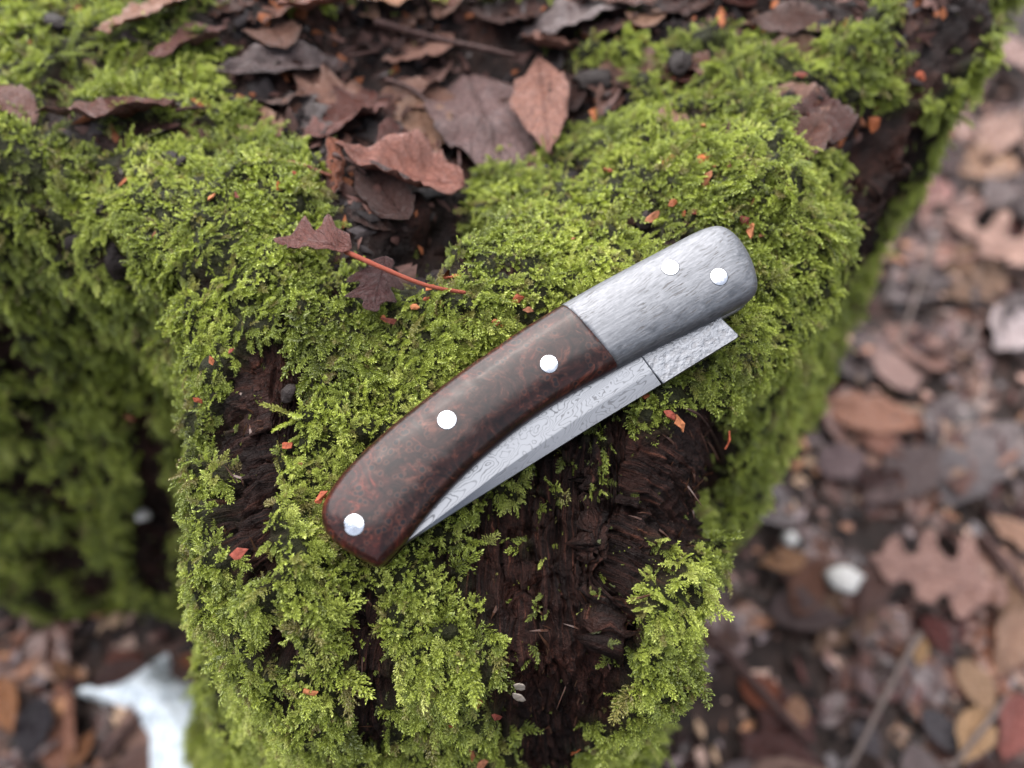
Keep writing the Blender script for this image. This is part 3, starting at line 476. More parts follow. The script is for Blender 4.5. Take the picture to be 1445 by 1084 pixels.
# ---------------------------------------------------------------- moss shoots
def make_sprig(L, nb, blen, leafL, lw, seed, spread=1., curl=.25, fan=55):
    r = random.Random(seed); Vs, Fs, Tp = [], [], []
    def leaf(p, d, up, l, w, t0):
        d = d.normalized(); sdir = d.cross(up)
        if sdir.length < 1e-6: sdir = d.orthogonal()
        sdir.normalize(); n = sdir.cross(d); b = len(Vs)
        m = p+d*l*.45
        Vs.extend([p, m+sdir*w*.5+n*l*.10, p+d*l-n*l*.10, m-sdir*w*.5+n*l*.10]); Tp.extend([t0*.7, t0, min(1, t0+.15), t0])
        Fs.append((b, b+1, b+2)); Fs.append((b, b+2, b+3))
    def shoot(p, d, up, l, n, ll, w, t0, t1):
        az = r.random()*6.28; q = p.copy(); d = d.normalized()
        for k in range(n):
            f = k/max(1, n-1)
            dd = (d+up*(-curl*f*f)+Vector((r.gauss(0, .05), r.gauss(0, .05), r.gauss(0, .05)))).normalized()
            q = p+dd*l*f
            az += 2.4; side_ = dd.orthogonal().normalized(); side_.rotate(Quaternion(dd, az))
            ang = R(48-26*f+r.uniform(-8, 8))
            ld = dd*math.cos(ang)+side_*math.sin(ang)
            leaf(q, ld, side_, ll*(1.1-.45*f)*r.uniform(.8, 1.2), w*(1-.25*f), t0+(t1-t0)*f)
    up = Vector((0, 0, 1)); axis = []
    sway = r.uniform(-.3, .3)
    for k in range(41):
        f = k/40; axis.append(Vector((sway*L*f*f, L*f, L*.10*math.sin(f*2.2)-curl*L*.35*f*f)))
    for k in range(nb):
        f = .08+.84*k/max(1, nb-1); i = int(f*40); p = axis[i]; d = (axis[min(40, i+1)]-axis[max(0, i-1)]).normalized()
        for sgn in (-1, 1):
            if r.random() < .12: continue
            bl = blen*(1-.72*f)*min(1, .55+f*2.5)*r.uniform(.7, 1.2)
            a = R(fan*(1-.25*f)+r.uniform(-10, 10))*sgn*spread
            bd = d.copy(); bd.rotate(Quaternion(up, a)); bd = bd+up*r.uniform(-.12, .28)
            shoot(p, bd, up, bl, max(5, int(bl/leafL*6.2)), leafL*.85, lw*.85, .25+.4*f, .8+.2*f)
    n = int(L/leafL*3.6)
    for k in range(n):
        f = k/(n-1); i = int(f*40); p = axis[i]; d = (axis[min(40, i+1)]-axis[max(0, i-1)]).normalized()
        s_ = d.orthogonal().normalized(); s_.rotate(Quaternion(d, k*2.4)); a = R(45-22*f)
        leaf(p, d*math.cos(a)+s_*math.sin(a), s_, leafL*(1.1-.3*f), lw, .15+.85*f)
    me_ = mesh_np('moss_shoot', np.array([tuple(v) for v in Vs]), np.array(Fs), smooth=False)
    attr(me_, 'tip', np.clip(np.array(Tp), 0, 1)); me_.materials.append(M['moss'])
    return bpy.data.objects.new('moss_shoot', me_)

def make_tuft(nsh, l, leafL, lw, seed, cone=42):
    r = random.Random(seed); Vs, Fs, Tp = [], [], []
    for s_ in range(nsh):
        az = s_*2.4+r.uniform(-.4, .4); tl = R(r.uniform(4, cone)); d0 = Vector((math.sin(tl)*math.cos(az), math.cos(tl), math.sin(tl)*math.sin(az)))
        ll = l*r.uniform(.65, 1.15); n = int(ll/leafL*6.6); a = r.random()*6; cd = Vector((r.gauss(0, .5), -.2, r.gauss(0, .5)))
        for k in range(n):
            f = k/(n-1); d = (d0+cd*f*f*.7).normalized(); p = d0*ll*f+cd*(ll*f*f*.3); a += 2.4
            o_ = d.orthogonal().normalized(); o_.rotate(Quaternion(d, a)); ang = R(62-30*f*f+r.uniform(-9, 9))
            ld = (d*math.cos(ang)+o_*math.sin(ang)).normalized(); sx_ = ld.cross(d)
            if sx_.length < 1e-5: continue
            sx_.normalize(); nn = sx_.cross(ld); L_ = leafL*(1.15-.4*f)*r.uniform(.8, 1.2); w = lw*r.uniform(.85, 1.15); m = p+ld*L_*.45; b = len(Vs)
            Vs.extend([p, m+sx_*w*.5+nn*L_*.12, p+ld*L_-nn*L_*.14, m-sx_*w*.5+nn*L_*.12]); t = .15+.8*f; Tp.extend([t*.7, t, min(1, t+.15), t])
            Fs.append((b, b+1, b+2)); Fs.append((b, b+2, b+3))
    me_ = mesh_np('moss_shoot', np.array([tuple(v) for v in Vs]), np.array(Fs), smooth=False)
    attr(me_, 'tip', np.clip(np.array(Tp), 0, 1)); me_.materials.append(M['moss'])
    return bpy.data.objects.new('moss_shoot', me_)

shoots = bpy.data.collections.new('moss_shoots')
SPECS = []
for k in range(6): SPECS.append((random.uniform(.0075, .0110), random.randint(8, 11), .0037, .00100, .00046, 100+k, 1., random.uniform(.1, .5), 56))
for k in range(2): SPECS.append((random.uniform(.006, .008), random.randint(3, 4), .0030, .00120, .00050, 300+k, .6, random.uniform(.2, .6), 45))
for sp in SPECS: shoots.objects.link(make_sprig(*sp))
for k in range(5):
    l_ = random.uniform(.0038, .0055); SPECS.append((l_,)); shoots.objects.link(make_tuft(random.randint(5, 8), l_, .00112, .00050, 400+k))
NSH = len(SPECS); SHOOT_LEN = np.array([s_[0] for s_ in SPECS])

def gn_scatter(o, coll):
    ng = bpy.data.node_groups.new('scatter_shoots', 'GeometryNodeTree')
    ng.interface.new_socket('Geometry', in_out='INPUT', socket_type='NodeSocketGeometry')
    ng.interface.new_socket('Geometry', in_out='OUTPUT', socket_type='NodeSocketGeometry')
    N_ = ng.nodes.new; i_ = N_('NodeGroupInput'); o_ = N_('NodeGroupOutput'); iop = N_('GeometryNodeInstanceOnPoints')
    ci = N_('GeometryNodeCollectionInfo'); ci.inputs['Collection'].default_value = coll
    ci.inputs['Separate Children'].default_value = True; ci.inputs['Reset Children'].default_value = True
    def na(name, typ):
        x = N_('GeometryNodeInputNamedAttribute'); x.data_type = typ; x.inputs['Name'].default_value = name; return x.outputs[0]
    e2r = N_('FunctionNodeEulerToRotation'); l = ng.links.new
    l(na('rot', 'FLOAT_VECTOR'), e2r.inputs[0]); l(i_.outputs[0], iop.inputs['Points']); l(ci.outputs[0], iop.inputs['Instance'])
    iop.inputs['Pick Instance'].default_value = True
    l(na('which', 'INT'), iop.inputs['Instance Index']); l(e2r.outputs[0], iop.inputs['Rotation']); l(na('size', 'FLOAT'), iop.inputs['Scale'])
    l(iop.outputs[0], o_.inputs[0])
    m = o.modifiers.new('scatter', 'NODES'); m.node_group = ng

def frames(N, G):
    """rotation with +Y along G and +Z near N, as XYZ euler angles"""
    Yd = G/np.linalg.norm(G, axis=1)[:, None]
    Zd = N-(N*Yd).sum(1)[:, None]*Yd; Zd /= np.maximum(np.linalg.norm(Zd, axis=1), 1e-9)[:, None]
    Xd = np.cross(Yd, Zd)
    ry = -np.arcsin(np.clip(Xd[:, 2], -1, 1)); rx = np.arctan2(Yd[:, 2], Zd[:, 2]); rz = np.arctan2(Xd[:, 1], Xd[:, 0])
    return np.stack([rx, ry, rz], 1)

nv = vertex_normals(V, F, NR, NC)
if nv[NR//4*NC:NR//3*NC, 2].mean() < 0: nv = -nv
nv[:2*NC] = (0, 0, 1)
Q0, Q1, Q2, Q3 = (V[F[:, k]] for k in range(4))
area = .5*np.linalg.norm(np.cross(Q2-Q0, Q3-Q1), axis=1)
cen = (Q0+Q1+Q2+Q3)/4
mF = moss[F].mean(1)
camp = np.array(cam.location); dist = np.linalg.norm(cen-camp, axis=1)
in_room = (cen[:, 1] < .235) & (cen[:, 0] > -.31) & (cen[:, 0] < .26) & (cen[:, 2] > GROUND_Z-.01)
dens = 84e4*np.clip(.20/dist, .30, 1.15)**1.3
dens = dens*(np.clip(mF, 0, 1)**1.3*(.55+.45*sstep(-.5, .5, fbm(cen, 90, 2, 91)))+.018)*in_room
want = area*dens
cnt = rng.poisson(want)
fi = np.repeat(np.arange(len(F)), cnt)
a_, b_ = rng.random((2, len(fi)))
w4 = np.stack([(1-a_)*(1-b_), a_*(1-b_), a_*b_, (1-a_)*b_], 1)
P = sum(V[F[fi, k]]*w4[:, k:k+1] for k in range(4)); Nn = sum(nv[F[fi, k]]*w4[:, k:k+1] for k in range(4)); Nn /= np.linalg.norm(Nn, axis=1)[:, None]
m_ = (moss[F[fi]]*w4).sum(1)
n_ = len(P)
# growth direction: creeping outward, drooping on the sides, with clumped headings
hd = fbm(P, 70, 2, 95)*4.5+rng.normal(0, .75, n_)
rnd3 = np.stack([np.cos(hd), np.sin(hd), np.zeros(n_)], 1)
steep = np.clip(1-Nn[:, 2], 0, 1)
G = rnd3*(1-.55*steep)[:, None]+np.array([0, -.25, 0])+np.array([0, 0, -1.])*(1.25*steep)[:, None]
G -= (G*Nn).sum(1)[:, None]*Nn; G /= np.maximum(np.linalg.norm(G, axis=1), 1e-9)[:, None]
fam = sstep(-.25, .25, fbm(P, 38, 2, 111))
which = np.where(rng.random(n_) < .30+.58*fam-.30*steep, rng.integers(8, NSH, n_), rng.integers(0, 8, n_))
el = np.radians(np.clip(rng.normal(34, 16, n_)-12*steep+np.where(which >= 8, 26, 0), 2, 88))
G = G*np.cos(el)[:, None]+Nn*np.sin(el)[:, None]
dP = np.linalg.norm(P-camp, axis=1)
size = np.clip(rng.normal(.53, .15, n_)*(1+.30*fbm(P, 55, 2, 113)), .3, 1.15)*(1+.35*np.clip((dP-.20)/.2, 0, 1))*np.where(m_ < .35, .62, 1.)
hero = (m_ > .2) & (m_ < .85) & (P[:, 1] < .012) & (P[:, 0] > -.08) & (rng.random(n_) < .10)
which = np.where(hero, rng.integers(0, 6, n_), which); size = np.where(hero, size*1.6, size)
tone = np.clip(.51+.34*fbm(P, 28, 3, 97)+.16*fbm(P, 140, 2, 98)+rng.normal(0, .13, n_)-.25*(m_ < .4), 0, 1)
P = P-Nn*.0012
# keep the knife clear: no shoot grows up through it
ln = SHOOT_LEN[which]*size
ok = np.ones(n_, bool)
for fr in (0., .35, .7, 1.0):
    k3 = to_knife(P+G*(ln*fr)[:, None])
    for poly in (HANDLE, BLADE):
        ins = poly_sd(k3[:, :2], poly) < (-1.5 if poly is HANDLE else -1.0)
        ok &= ~(ins & (k3[:, 2] > (-5.0 if poly is HANDLE else -2.0)) & (k3[:, 2] < 20))
keep = np.where(ok)[0]
zone = np.where(P[:, 0] < -.092+.35*np.clip(-P[:, 2], 0, .1)*0, 1, 0)
zone = np.where((P[:, 0] < -.085) | ((P[:, 0] < -.03) & (P[:, 1] > .035)), 1, np.where((P[:, 1] > .004+.0*P[:, 0]) & (P[:, 2] > -.03), 2, 0))
MOSS_LABELS = ['moss hanging down the front of the stump below the knife', 'moss carpet over the left lobe and left wall of the stump', 'thick bright moss cushion behind and beside the knife']
for z_ in range(3):
    sel = keep[zone[keep] == z_]
    mm = mesh_np('moss', P[sel], np.zeros((0, 3), np.int32), False)
    attr(mm, 'rot', frames(Nn[sel], G[sel]), 'FLOAT_VECTOR'); attr(mm, 'size', size[sel]); attr(mm, 'which', which[sel], 'INT'); attr(mm, 'tone', tone[sel])
    ob = add('moss', mm, None, kind='stuff', label=MOSS_LABELS[z_]); gn_scatter(ob, shoots)
print('moss shoots', len(keep))
#KNIFE#
# ---------------------------------------------------------------- folding knife
def mat_burl():
    s = NT('burl_wood'); o = s.obj()
    w = s.n('ShaderNodeMix', data_type='VECTOR'); w.inputs[0].default_value = .0065
    s.put(w.inputs[4], o); s.put(w.inputs[5], s.noisec(o, 110, 3)); o2 = w.outputs[1]
    sw = s.noise(o2, 150, 8, .68, 3.0)
    base = s.ramp(sw, [(.30, (.003, .0018, .0018)), (.44, (.010, .0042, .0034)), (.56, (.022, .0082, .0064)), (.72, (.095, .032, .020))])
    big = s.noise(o, 48, 2)
    base = s.mix(s.ramp(big, [(.42, 0.), (.62, .75)]), base, s.mix(1., base, (1.55, .62, .5), 'MULTIPLY'))
    # eyes: small dark knots, each with a paler ring, in clusters
    w2 = s.n('ShaderNodeMix', data_type='VECTOR'); w2.inputs[0].default_value = .0012; s.put(w2.inputs[4], o); s.put(w2.inputs[5], s.noisec(o, 500, 2)); vd = s.voro(w2.outputs[1], 560); cl = s.ramp(s.noise(o, 70, 2), [(.42, 0.), (.54, 1.)])
    ring = s.math('MULTIPLY', s.ramp(vd, [(.22, 0.), (.32, 1.), (.46, 0.)]), cl)
    eye = s.math('MULTIPLY', s.ramp(vd, [(.20, 1.), (.36, 0.)]), cl)
    col = s.mix(s.math('MULTIPLY', ring, .42), base, (.10, .038, .024))
    col = s.mix(s.math('MULTIPLY', eye, .92), col, (.008, .006, .007))
    pits = s.ramp(s.voro(s.map(o, (1, 1, .2)), 900), [(.03, 1.), (.08, 0.)])
    rough = s.math('ADD', s.math('MULTIPLY', s.noise(o, 300, 4), .12), .24)
    return s.done(s.bsdf(col, rough, 0, .33, s.bump(s.math('ADD', s.noise(o, 700, 3), s.math('MULTIPLY', pits, -.8)), .10, .0004), .06, .12))

def mat_bolster():
    s = NT('carved_silver'); o = s.obj()
    w = s.n('ShaderNodeMix', data_type='VECTOR'); w.inputs[0].default_value = .0016
    s.put(w.inputs[4], o); s.put(w.inputs[5], s.noisec(o, 140, 2)); o2 = w.outputs[1]
    g = s.noise(s.map(o2, (230, 2100, 2100)), 1., 5, .6)
    dash = s.noise(s.map(o2, (330, 3300, 900), loc=(3, 1, 0)), 1., 2, .5)
    spots = s.ramp(s.noise(s.map(o2, (60, 160, 100)), 1., 2), [(.38, .1), (.54, 1.)])
    dk = s.math('MULTIPLY', s.ramp(dash, [(.595, 0.), (.64, 1.)]), spots)
    g2 = s.noise(s.map(o2, (700, 2600, 2600)), 1., 4, .6)
    g = s.math('ADD', s.math('MULTIPLY', g, .6), s.math('MULTIPLY', g2, .4))
    col = s.ramp(g, [(.34, (.115, .117, .125)), (.5, (.165, .168, .179)), (.66, (.225, .228, .242))])
    col = s.mix(s.math('MULTIPLY', dk, .85), col, (.05, .045, .045))
    h = s.math('SUBTRACT', g, s.math('MULTIPLY', dk, 1.0))
    rough = s.math('ADD', s.math('MULTIPLY', g, .25), .46)
    return s.done(s.bsdf(col, rough, s.math('SUBTRACT', 1., s.math('MULTIPLY', dk, .9)), .5, s.bump(h, .22, .0005)))

def mat_damascus(name, pit=False):
    s = NT(name); o = s.obj()
    w = s.n('ShaderNodeMix', data_type='VECTOR'); w.inputs[0].default_value = .0014
    s.put(w.inputs[4], o); s.put(w.inputs[5], s.noisec(o, 260, 2))
    f = s.noise(s.map(w.outputs[1], (17, 120, 200)), 1., 3, .38, .3)
    ln = s.math('SINE', s.math('MULTIPLY', f, 420.))
    lin = s.ramp(s.math('ADD', s.math('MULTIPLY', ln, .5), .5), [(.0, 0.), (.07, .3), (.2, 1.)])
    mod = s.ramp(s.noise(o, 120, 3), [(.35, .5), (.65, 1.)])
    k = s.math('SUBTRACT', 1., s.math('MULTIPLY', s.math('SUBTRACT', 1., lin), mod))
    col = s.mix(k, (.095, .096, .103), (.155, .159, .171))
    hh = k
    if pit:
        p = s.noise(o, 620, 4, .6); col = s.mix(s.ramp(p, [(.36, 1.), (.5, 0.)]), col, (.13, .13, .137))
        hh = s.math('ADD', s.math('MULTIPLY', p, 2.2), s.math('MULTIPLY', s.noise(o, 380, 2), 1.4))
    return s.done(s.bsdf(col, s.math('SUBTRACT', .46, s.math('MULTIPLY', k, .16)), 1., .5, s.bump(hh, .28 if pit else .10, .0005 if pit else .0001)))

def mat_pin():
    s = NT('polished_pin'); o = s.obj(); f = s.noise(o, 700, 4); sc = s.noise(s.map(o, (300, 4000, 300)), 1., 3)
    col = s.mix(s.ramp(s.attr('rim').outputs['Fac'], [(.25, 0.), (.75, 1.)]), s.ramp(f, [(.3, (.62, .63, .66)), (.7, (.80, .81, .84))]), (.05, .045, .045))
    return s.done(s.bsdf(col, s.math('ADD', s.math('MULTIPLY', sc, .25), .12), 1., .5, s.bump(sc, .06, .0002)))
def simple(name, col, rough=.4, metal=0., spec=.5, nscale=0, namp=.3):
    s = NT(name); c = col
    if nscale:
        f = s.noise(s.obj(), nscale, 4); c = s.ramp(f, [(.3, tuple(x*(1-namp) for x in col)), (.7, tuple(min(1, x*(1+namp)) for x in col))])
    return s.done(s.bsdf(c, rough, metal, spec))
M.update(burl=mat_burl(), bolster=mat_bolster(), blade=mat_damascus('damascus_steel'), tang=mat_damascus('forged_steel', True),
         pin=mat_pin(), liner=simple('dark_liner', (.05, .035, .028), .5))

def resample(poly, step, closed=True):
    P_ = np.asarray(poly, float); Q_ = np.vstack([P_, P_[:1]]) if closed else P_
    L_ = np.concatenate([[0], np.cumsum(np.linalg.norm(np.diff(Q_, axis=0), axis=1))]); n = max(4, int(L_[-1]/step))
    t = np.linspace(0, L_[-1], n, endpoint=not closed)
    return np.stack([np.interp(t, L_, Q_[:, 0]), np.interp(t, L_, Q_[:, 1])], 1)

H_TOP = catmull(HANDLE_TOP, 6); H_LOW = catmull(HANDLE_LOW, 6); H_BOL = catmull(BOLSTER, 6); H_JNT = catmull(JOINT, 8)
OUT = np.vstack([H_TOP, H_LOW[:-1], H_BOL[::-1][:-1]])
SLOT, EDGE_H, DOME, RND = 1.55, 1.9, 4.3, 8.4
def dome_z(P2):
    d = np.clip(-poly_sd(P2, OUT), 0, None); u_ = np.clip(d/RND, 0, 1)
    return SLOT+EDGE_H+DOME*(1-(1-u_)**2.8)**.60
def pillow(poly, sign, name, mat, joint_gap=0.):
    b = resample(poly, .45); pts = [b]
    for dd in (.10, .3, .65, 1.2, 2.0, 3.0):
        tg = np.roll(b, -1, 0)-np.roll(b, 1, 0); nn = np.stack([-tg[:, 1], tg[:, 0]], 1); nn /= np.linalg.norm(nn, axis=1)[:, None]
        ring = b+nn*dd if poly_area(b) > 0 else b-nn*dd
        sdv = -poly_sd(ring, OUT); good = (np.abs(sdv-dd) < .15*dd+.02) & (poly_sd(ring, b) < -.08)
        pts.append(ring[good][::(1 if dd < 1 else 2)])
    mn, mx = b.min(0), b.max(0)
    gx_, gy_ = np.meshgrid(np.arange(mn[0], mx[0], .9), np.arange(mn[1], mx[1], .9)); g_ = np.stack([gx_.ravel(), gy_.ravel()], 1)
    g_ = g_[(poly_sd(g_, OUT) < -3.2) & (poly_sd(g_, b) < -.4)]; pts.append(g_)
    allp = np.vstack(pts); nb = len(b)
    vv, _, ff, *_r = delaunay_2d_cdt([Vector(p) for p in allp.tolist()], [(k, (k+1) % nb) for k in range(nb)], [], 1, 1e-6)
    A = np.array([tuple(v) for v in vv]); z = dome_z(A)
    nbm = [set() for _ in A]
    for f in ff:
        for i in range(len(f)): nbm[f[i]].add(f[(i+1) % len(f)]); nbm[f[(i+1) % len(f)]].add(f[i])
    dist_o = -poly_sd(A, OUT); dist_b = -poly_sd(A, b); free = [i for i in range(len(A)) if dist_o[i] > 2.6 and dist_b[i] > .1 and nbm[i]]
    for _ in range(14):
        z2 = z.copy()
        for i in free: z2[i] = .5*z[i]+.5*np.mean(z[list(nbm[i])])
        z = z2
    vs_ = [(p[0], p[1], sign*zz) for p, zz in zip(A, z)]; fs = [tuple(f) if sign > 0 else tuple(reversed(f)) for f in ff]
    # side walls down to the slot
    from mathutils.kdtree import KDTree
    kd = KDTree(len(A)); [kd.insert((p[0], p[1], 0), i) for i, p in enumerate(A)]; kd.balance()
    bi = [kd.find((p[0], p[1], 0))[1] for p in b]; n0 = len(vs_)
    for i in bi: vs_.append((A[i][0], A[i][1], sign*SLOT))
    ccw = poly_area(b) > 0
    for k in range(nb):
        k2 = (k+1) % nb; f = (bi[k], n0+k, n0+k2, bi[k2])
        fs.append(f if (ccw == (sign > 0)) else tuple(reversed(f)))
    m = mesh_np(name, np.array(vs_)/1000., fs); m.materials.append(mat)
    return m, A, z
def poly_area(p): return .5*float(np.sum(p[:, 0]*np.roll(p[:, 1], -1)-np.roll(p[:, 0], -1)*p[:, 1]))

knife = add('folding_knife', None, label='closed folding knife with dark burl wood handle and silver bolster on the moss', cat='knife')
knife.matrix_world = Matrix(((KU[0], KV[0], KN[0], KO[0]), (KU[1], KV[1], KN[1], KO[1]), (KU[2], KV[2], KN[2], KO[2]), (0, 0, 0, 1)))
WOOD = np.vstack([H_TOP, H_LOW[:-1], (H_JNT-np.array([.03, 0]))[::-1][:-1]])
BOL = np.vstack([(H_JNT+np.array([.03, 0])), H_BOL[::-1][1:-1]])
surfA, surfZ = [], []
for sgn in (1, -1):
    m, A, z = pillow(WOOD, sgn, 'handle_scale', M['burl']); add('handle_scale', m, None, knife); surfA.append(A); surfZ.append(z)
    m, A, z = pillow(BOL, sgn, 'bolster', M['bolster']); add('bolster', m, None, knife); surfA.append(A); surfZ.append(z)
SA, SZ = np.vstack(surfA[:2]), np.concatenate(surfZ[:2])
def surf_z(p):
    d = np.linalg.norm(SA-p, axis=1); i = np.argsort(d)[:6]; w = 1/(d[i]+.05); return float((SZ[i]*w).sum()/w.sum())
for (pu, pv), pr in zip([(4.32, 3.33), (-19.32, 5.47), (-45.57, -1.47), (38.06, 6.15), (45.36, -1.47)], [1.85, 1.92, 2.05, 1.9, 1.9]):
    vs_, fs = [(pu, pv, surf_z(np.array([pu, pv]))+.16)], []
    for j, fr in enumerate((.35, .7, .92, 1.04, 1.04)):
        for k in range(36):
            a = k*math.tau/36; p = np.array([pu+pr*fr*math.cos(a), pv+pr*fr*math.sin(a)])
            vs_.append((p[0], p[1], surf_z(p)+(.15, .12, .07, .03, -.6)[j]))
    for k in range(36):
        fs.append((0, 1+k, 1+(k+1) % 36))
        for j in range(4): fs.append((1+j*36+k, 1+(j+1)*36+k, 1+(j+1)*36+(k+1) % 36, 1+j*36+(k+1) % 36))
    pm = mesh_np('pin', np.array(vs_)/1000., fs); attr(pm, 'rim', [0.]+[0.]*36*3+[1.]*36*2); add('pin', pm, M['pin'], knife)
# blade: flat, bevel and edge, tucked into the slot
us = np.linspace(23.05, -43, 90)
vg = np.interp(us, [-43, -36, -28, -17, 2, 9, 23.5], [-9.35, -9.2, -8.95, -8.45, -8.5, -8.75, -9.3]); ve = np.interp(us, [-43, -39.5, -27.7, -15, 4.4, 23.4], [-9.5, -9.7, -10.08, -10.72, -11.62, -12.75])
vs_, fs = [], []
for u_, g_, e_ in zip(us, vg, ve):
    vs_ += [(u_, 2.5 if u_ > -38 else -4., 1.3), (u_, g_+.12, 1.3), (u_, g_-.12, 1.29), (u_, e_+.05, .95), (u_, e_, 0), (u_, e_+.05, -.06), (u_, g_, -1.3), (u_, 2.5 if u_ > -38 else -4., -1.3)]
for k in range(len(us)-1):
    for j in range(8): a = k*8+j; b = k*8+(j+1) % 8; fs.append((a, b, b+8, a+8))
fs.append(tuple(range(8))); fs.append(tuple(reversed(range(len(vs_)-8, len(vs_)))))
bm_ = mesh_np('blade', np.array(vs_)/1000., fs, False)
blade = add('blade', bm_, M['blade'], knife, label='patterned steel blade folded into the handle slot')
TANG = np.array([(23.15, 2.5), (43.3, -2.), (43.15, -5.), (42.95, -8.0), (43.0, -9.2), (43.6, -13.4), (43.4, -13.8), (42.9, -13.95), (30., -13.25), (23.35, -12.87), (23.2, -10.5)])
def prism(poly, z0, z1, bev, name):
    n = len(poly); c = poly.mean(0); v = []
    for z, s_ in ((z0, bev), (z0+bev, 0), (z1-bev, 0), (z1, bev)):
        for p in poly:
            d = c-p; d = d/np.linalg.norm(d); q_ = p+d*s_*1.4; v.append((q_[0], q_[1], z))
    f = [tuple(reversed(range(n))), tuple(range(3*n, 4*n))]
    for r_ in range(3):
        for k in range(n): f.append((r_*n+k, r_*n+(k+1) % n, (r_+1)*n+(k+1) % n, (r_+1)*n+k))
    return mesh_np(name, np.array(v)/1000., f, False)
tg = TANG if poly_area(TANG) > 0 else TANG[::-1]
add('tang', prism(tg, -1.42, 1.42, .14, 'tang'), M['tang'], blade)
SPC = np.vstack([catmull([(x, y-.5) for x, y in HANDLE_TOP[:14]], 3), [(-46, 1), (-20, 9), (15, 9.5)]])
SPC = SPC if poly_area(SPC) > 0 else SPC[::-1]
add('spacer', prism(SPC, -1.5, 1.5, .05, 'spacer'), M['liner'], knife)

# ---------------------------------------------------------------- dead leaves
def mat_leaf(own=False):
    s = NT('dead_leaf' if not own else 'litter_leaf'); uv = s.attr('leaf_uv').outputs['Vector']; o = s.obj()
    oc = s.n('ShaderNodeObjectInfo'); base = oc.outputs['Color'] if not own else s.attr('bit').outputs['Color']; rnd = oc.outputs['Random']
    sx = s.n('ShaderNodeSeparateXYZ'); s.put(sx.inputs[0], uv); t_, a_ = sx.outputs[0], s.math('ABSOLUTE', sx.outputs[1])
    rib = s.ramp(a_, [(.02, 1.), (.07, 0.)])
    ph = s.math('SUBTRACT', s.math('MULTIPLY', t_, 9.), s.math('MULTIPLY', a_, 2.6))
    fr = s.math('ABSOLUTE', s.math('SUBTRACT', s.math('FRACT', ph), .5))
    vein = s.ramp(fr, [(.03, 1.), (.10, 0.)]); vv = s.math('MAXIMUM', rib, s.math('MULTIPLY', vein, .55))
    off = s.n('ShaderNodeCombineXYZ'); s.put(off.inputs[0], s.math('MULTIPLY', rnd, 37.)); oo = s.vmath('ADD', o, off.outputs[0])
    mot = s.noise(oo, 70, 5, .6); mot2 = s.noise(oo, 420, 4, .6)
    dark = s.mix(1., base, (.22, .20, .22), 'MULTIPLY')
    col = s.mix(s.ramp(mot, [(.42, 0.), (.66, .85)]), base, dark)
    col = s.mix(s.ramp(mot2, [(.5, 0.), (.72, .5)]), col, dark)
    col = s.mix(s.math('MULTIPLY', vv, .65), col, s.mix(1., base, (.34, .27, .26), 'MULTIPLY'))
    h = s.math('ADD', s.math('MULTIPLY', vv, 1.1), s.math('MULTIPLY', s.noise(oo, 260, 4), .9))
    rough = s.ramp(s.noise(oo, 120, 3), [(.35, .12), (.65, .36)])
    b = s.bsdf(col, rough, 0, .42, s.bump(h, .8, .0011))
    tr = s.n('ShaderNodeBsdfTranslucent'); s.put(tr.inputs[0], col); mx = s.n('ShaderNodeMixShader'); mx.inputs[0].default_value = .12
    s.t.links.new(b, mx.inputs[1]); s.t.links.new(tr.outputs[0], mx.inputs[2])
    return s.done(mx.outputs[0])
def mat_plain_object(name, rough=.5, nscale=300, lo=.45, hi=1.25):
    s = NT(name); c = s.n('ShaderNodeObjectInfo').outputs['Color']; o = s.obj(); f = s.noise(o, nscale, 5, .6)
    k = s.ramp(f, [(.3, lo), (.7, 1.)]); col = s.mix(1., c, k, 'MULTIPLY')
    return s.done(s.bsdf(col, rough, 0, .12, s.bump(f, .7, .0008)))
M.update(leaf=mat_leaf(), leaf_own=mat_leaf(True), twig=mat_plain_object('twig_bark', .42, 500), crumb=mat_plain_object('rotten_crumb', .5, 900), stone=mat_plain_object('pale_stone', .6, 260, .7))

def outline(shape, t, r):
    if shape == 'oak': w = .5*np.sin(np.pi*t**.66)**.7*(.70+.30*np.tanh(2.2*np.cos(2*np.pi*(3.6*t+.12)))/.98)+.02*np.sin(np.pi*t)
    elif shape == 'lobed': w = .5*np.sin(np.pi*t**.75)**.75*(.74+.26*np.cos(2*np.pi*(3.1*t)))
    elif shape == 'lance': w = .5*np.sin(np.pi*t**.8)**1.15
    else: w = .5*np.sin(np.pi*t**.78)**.9*(1-.35*t**3)
    return np.clip(w, .004, None)

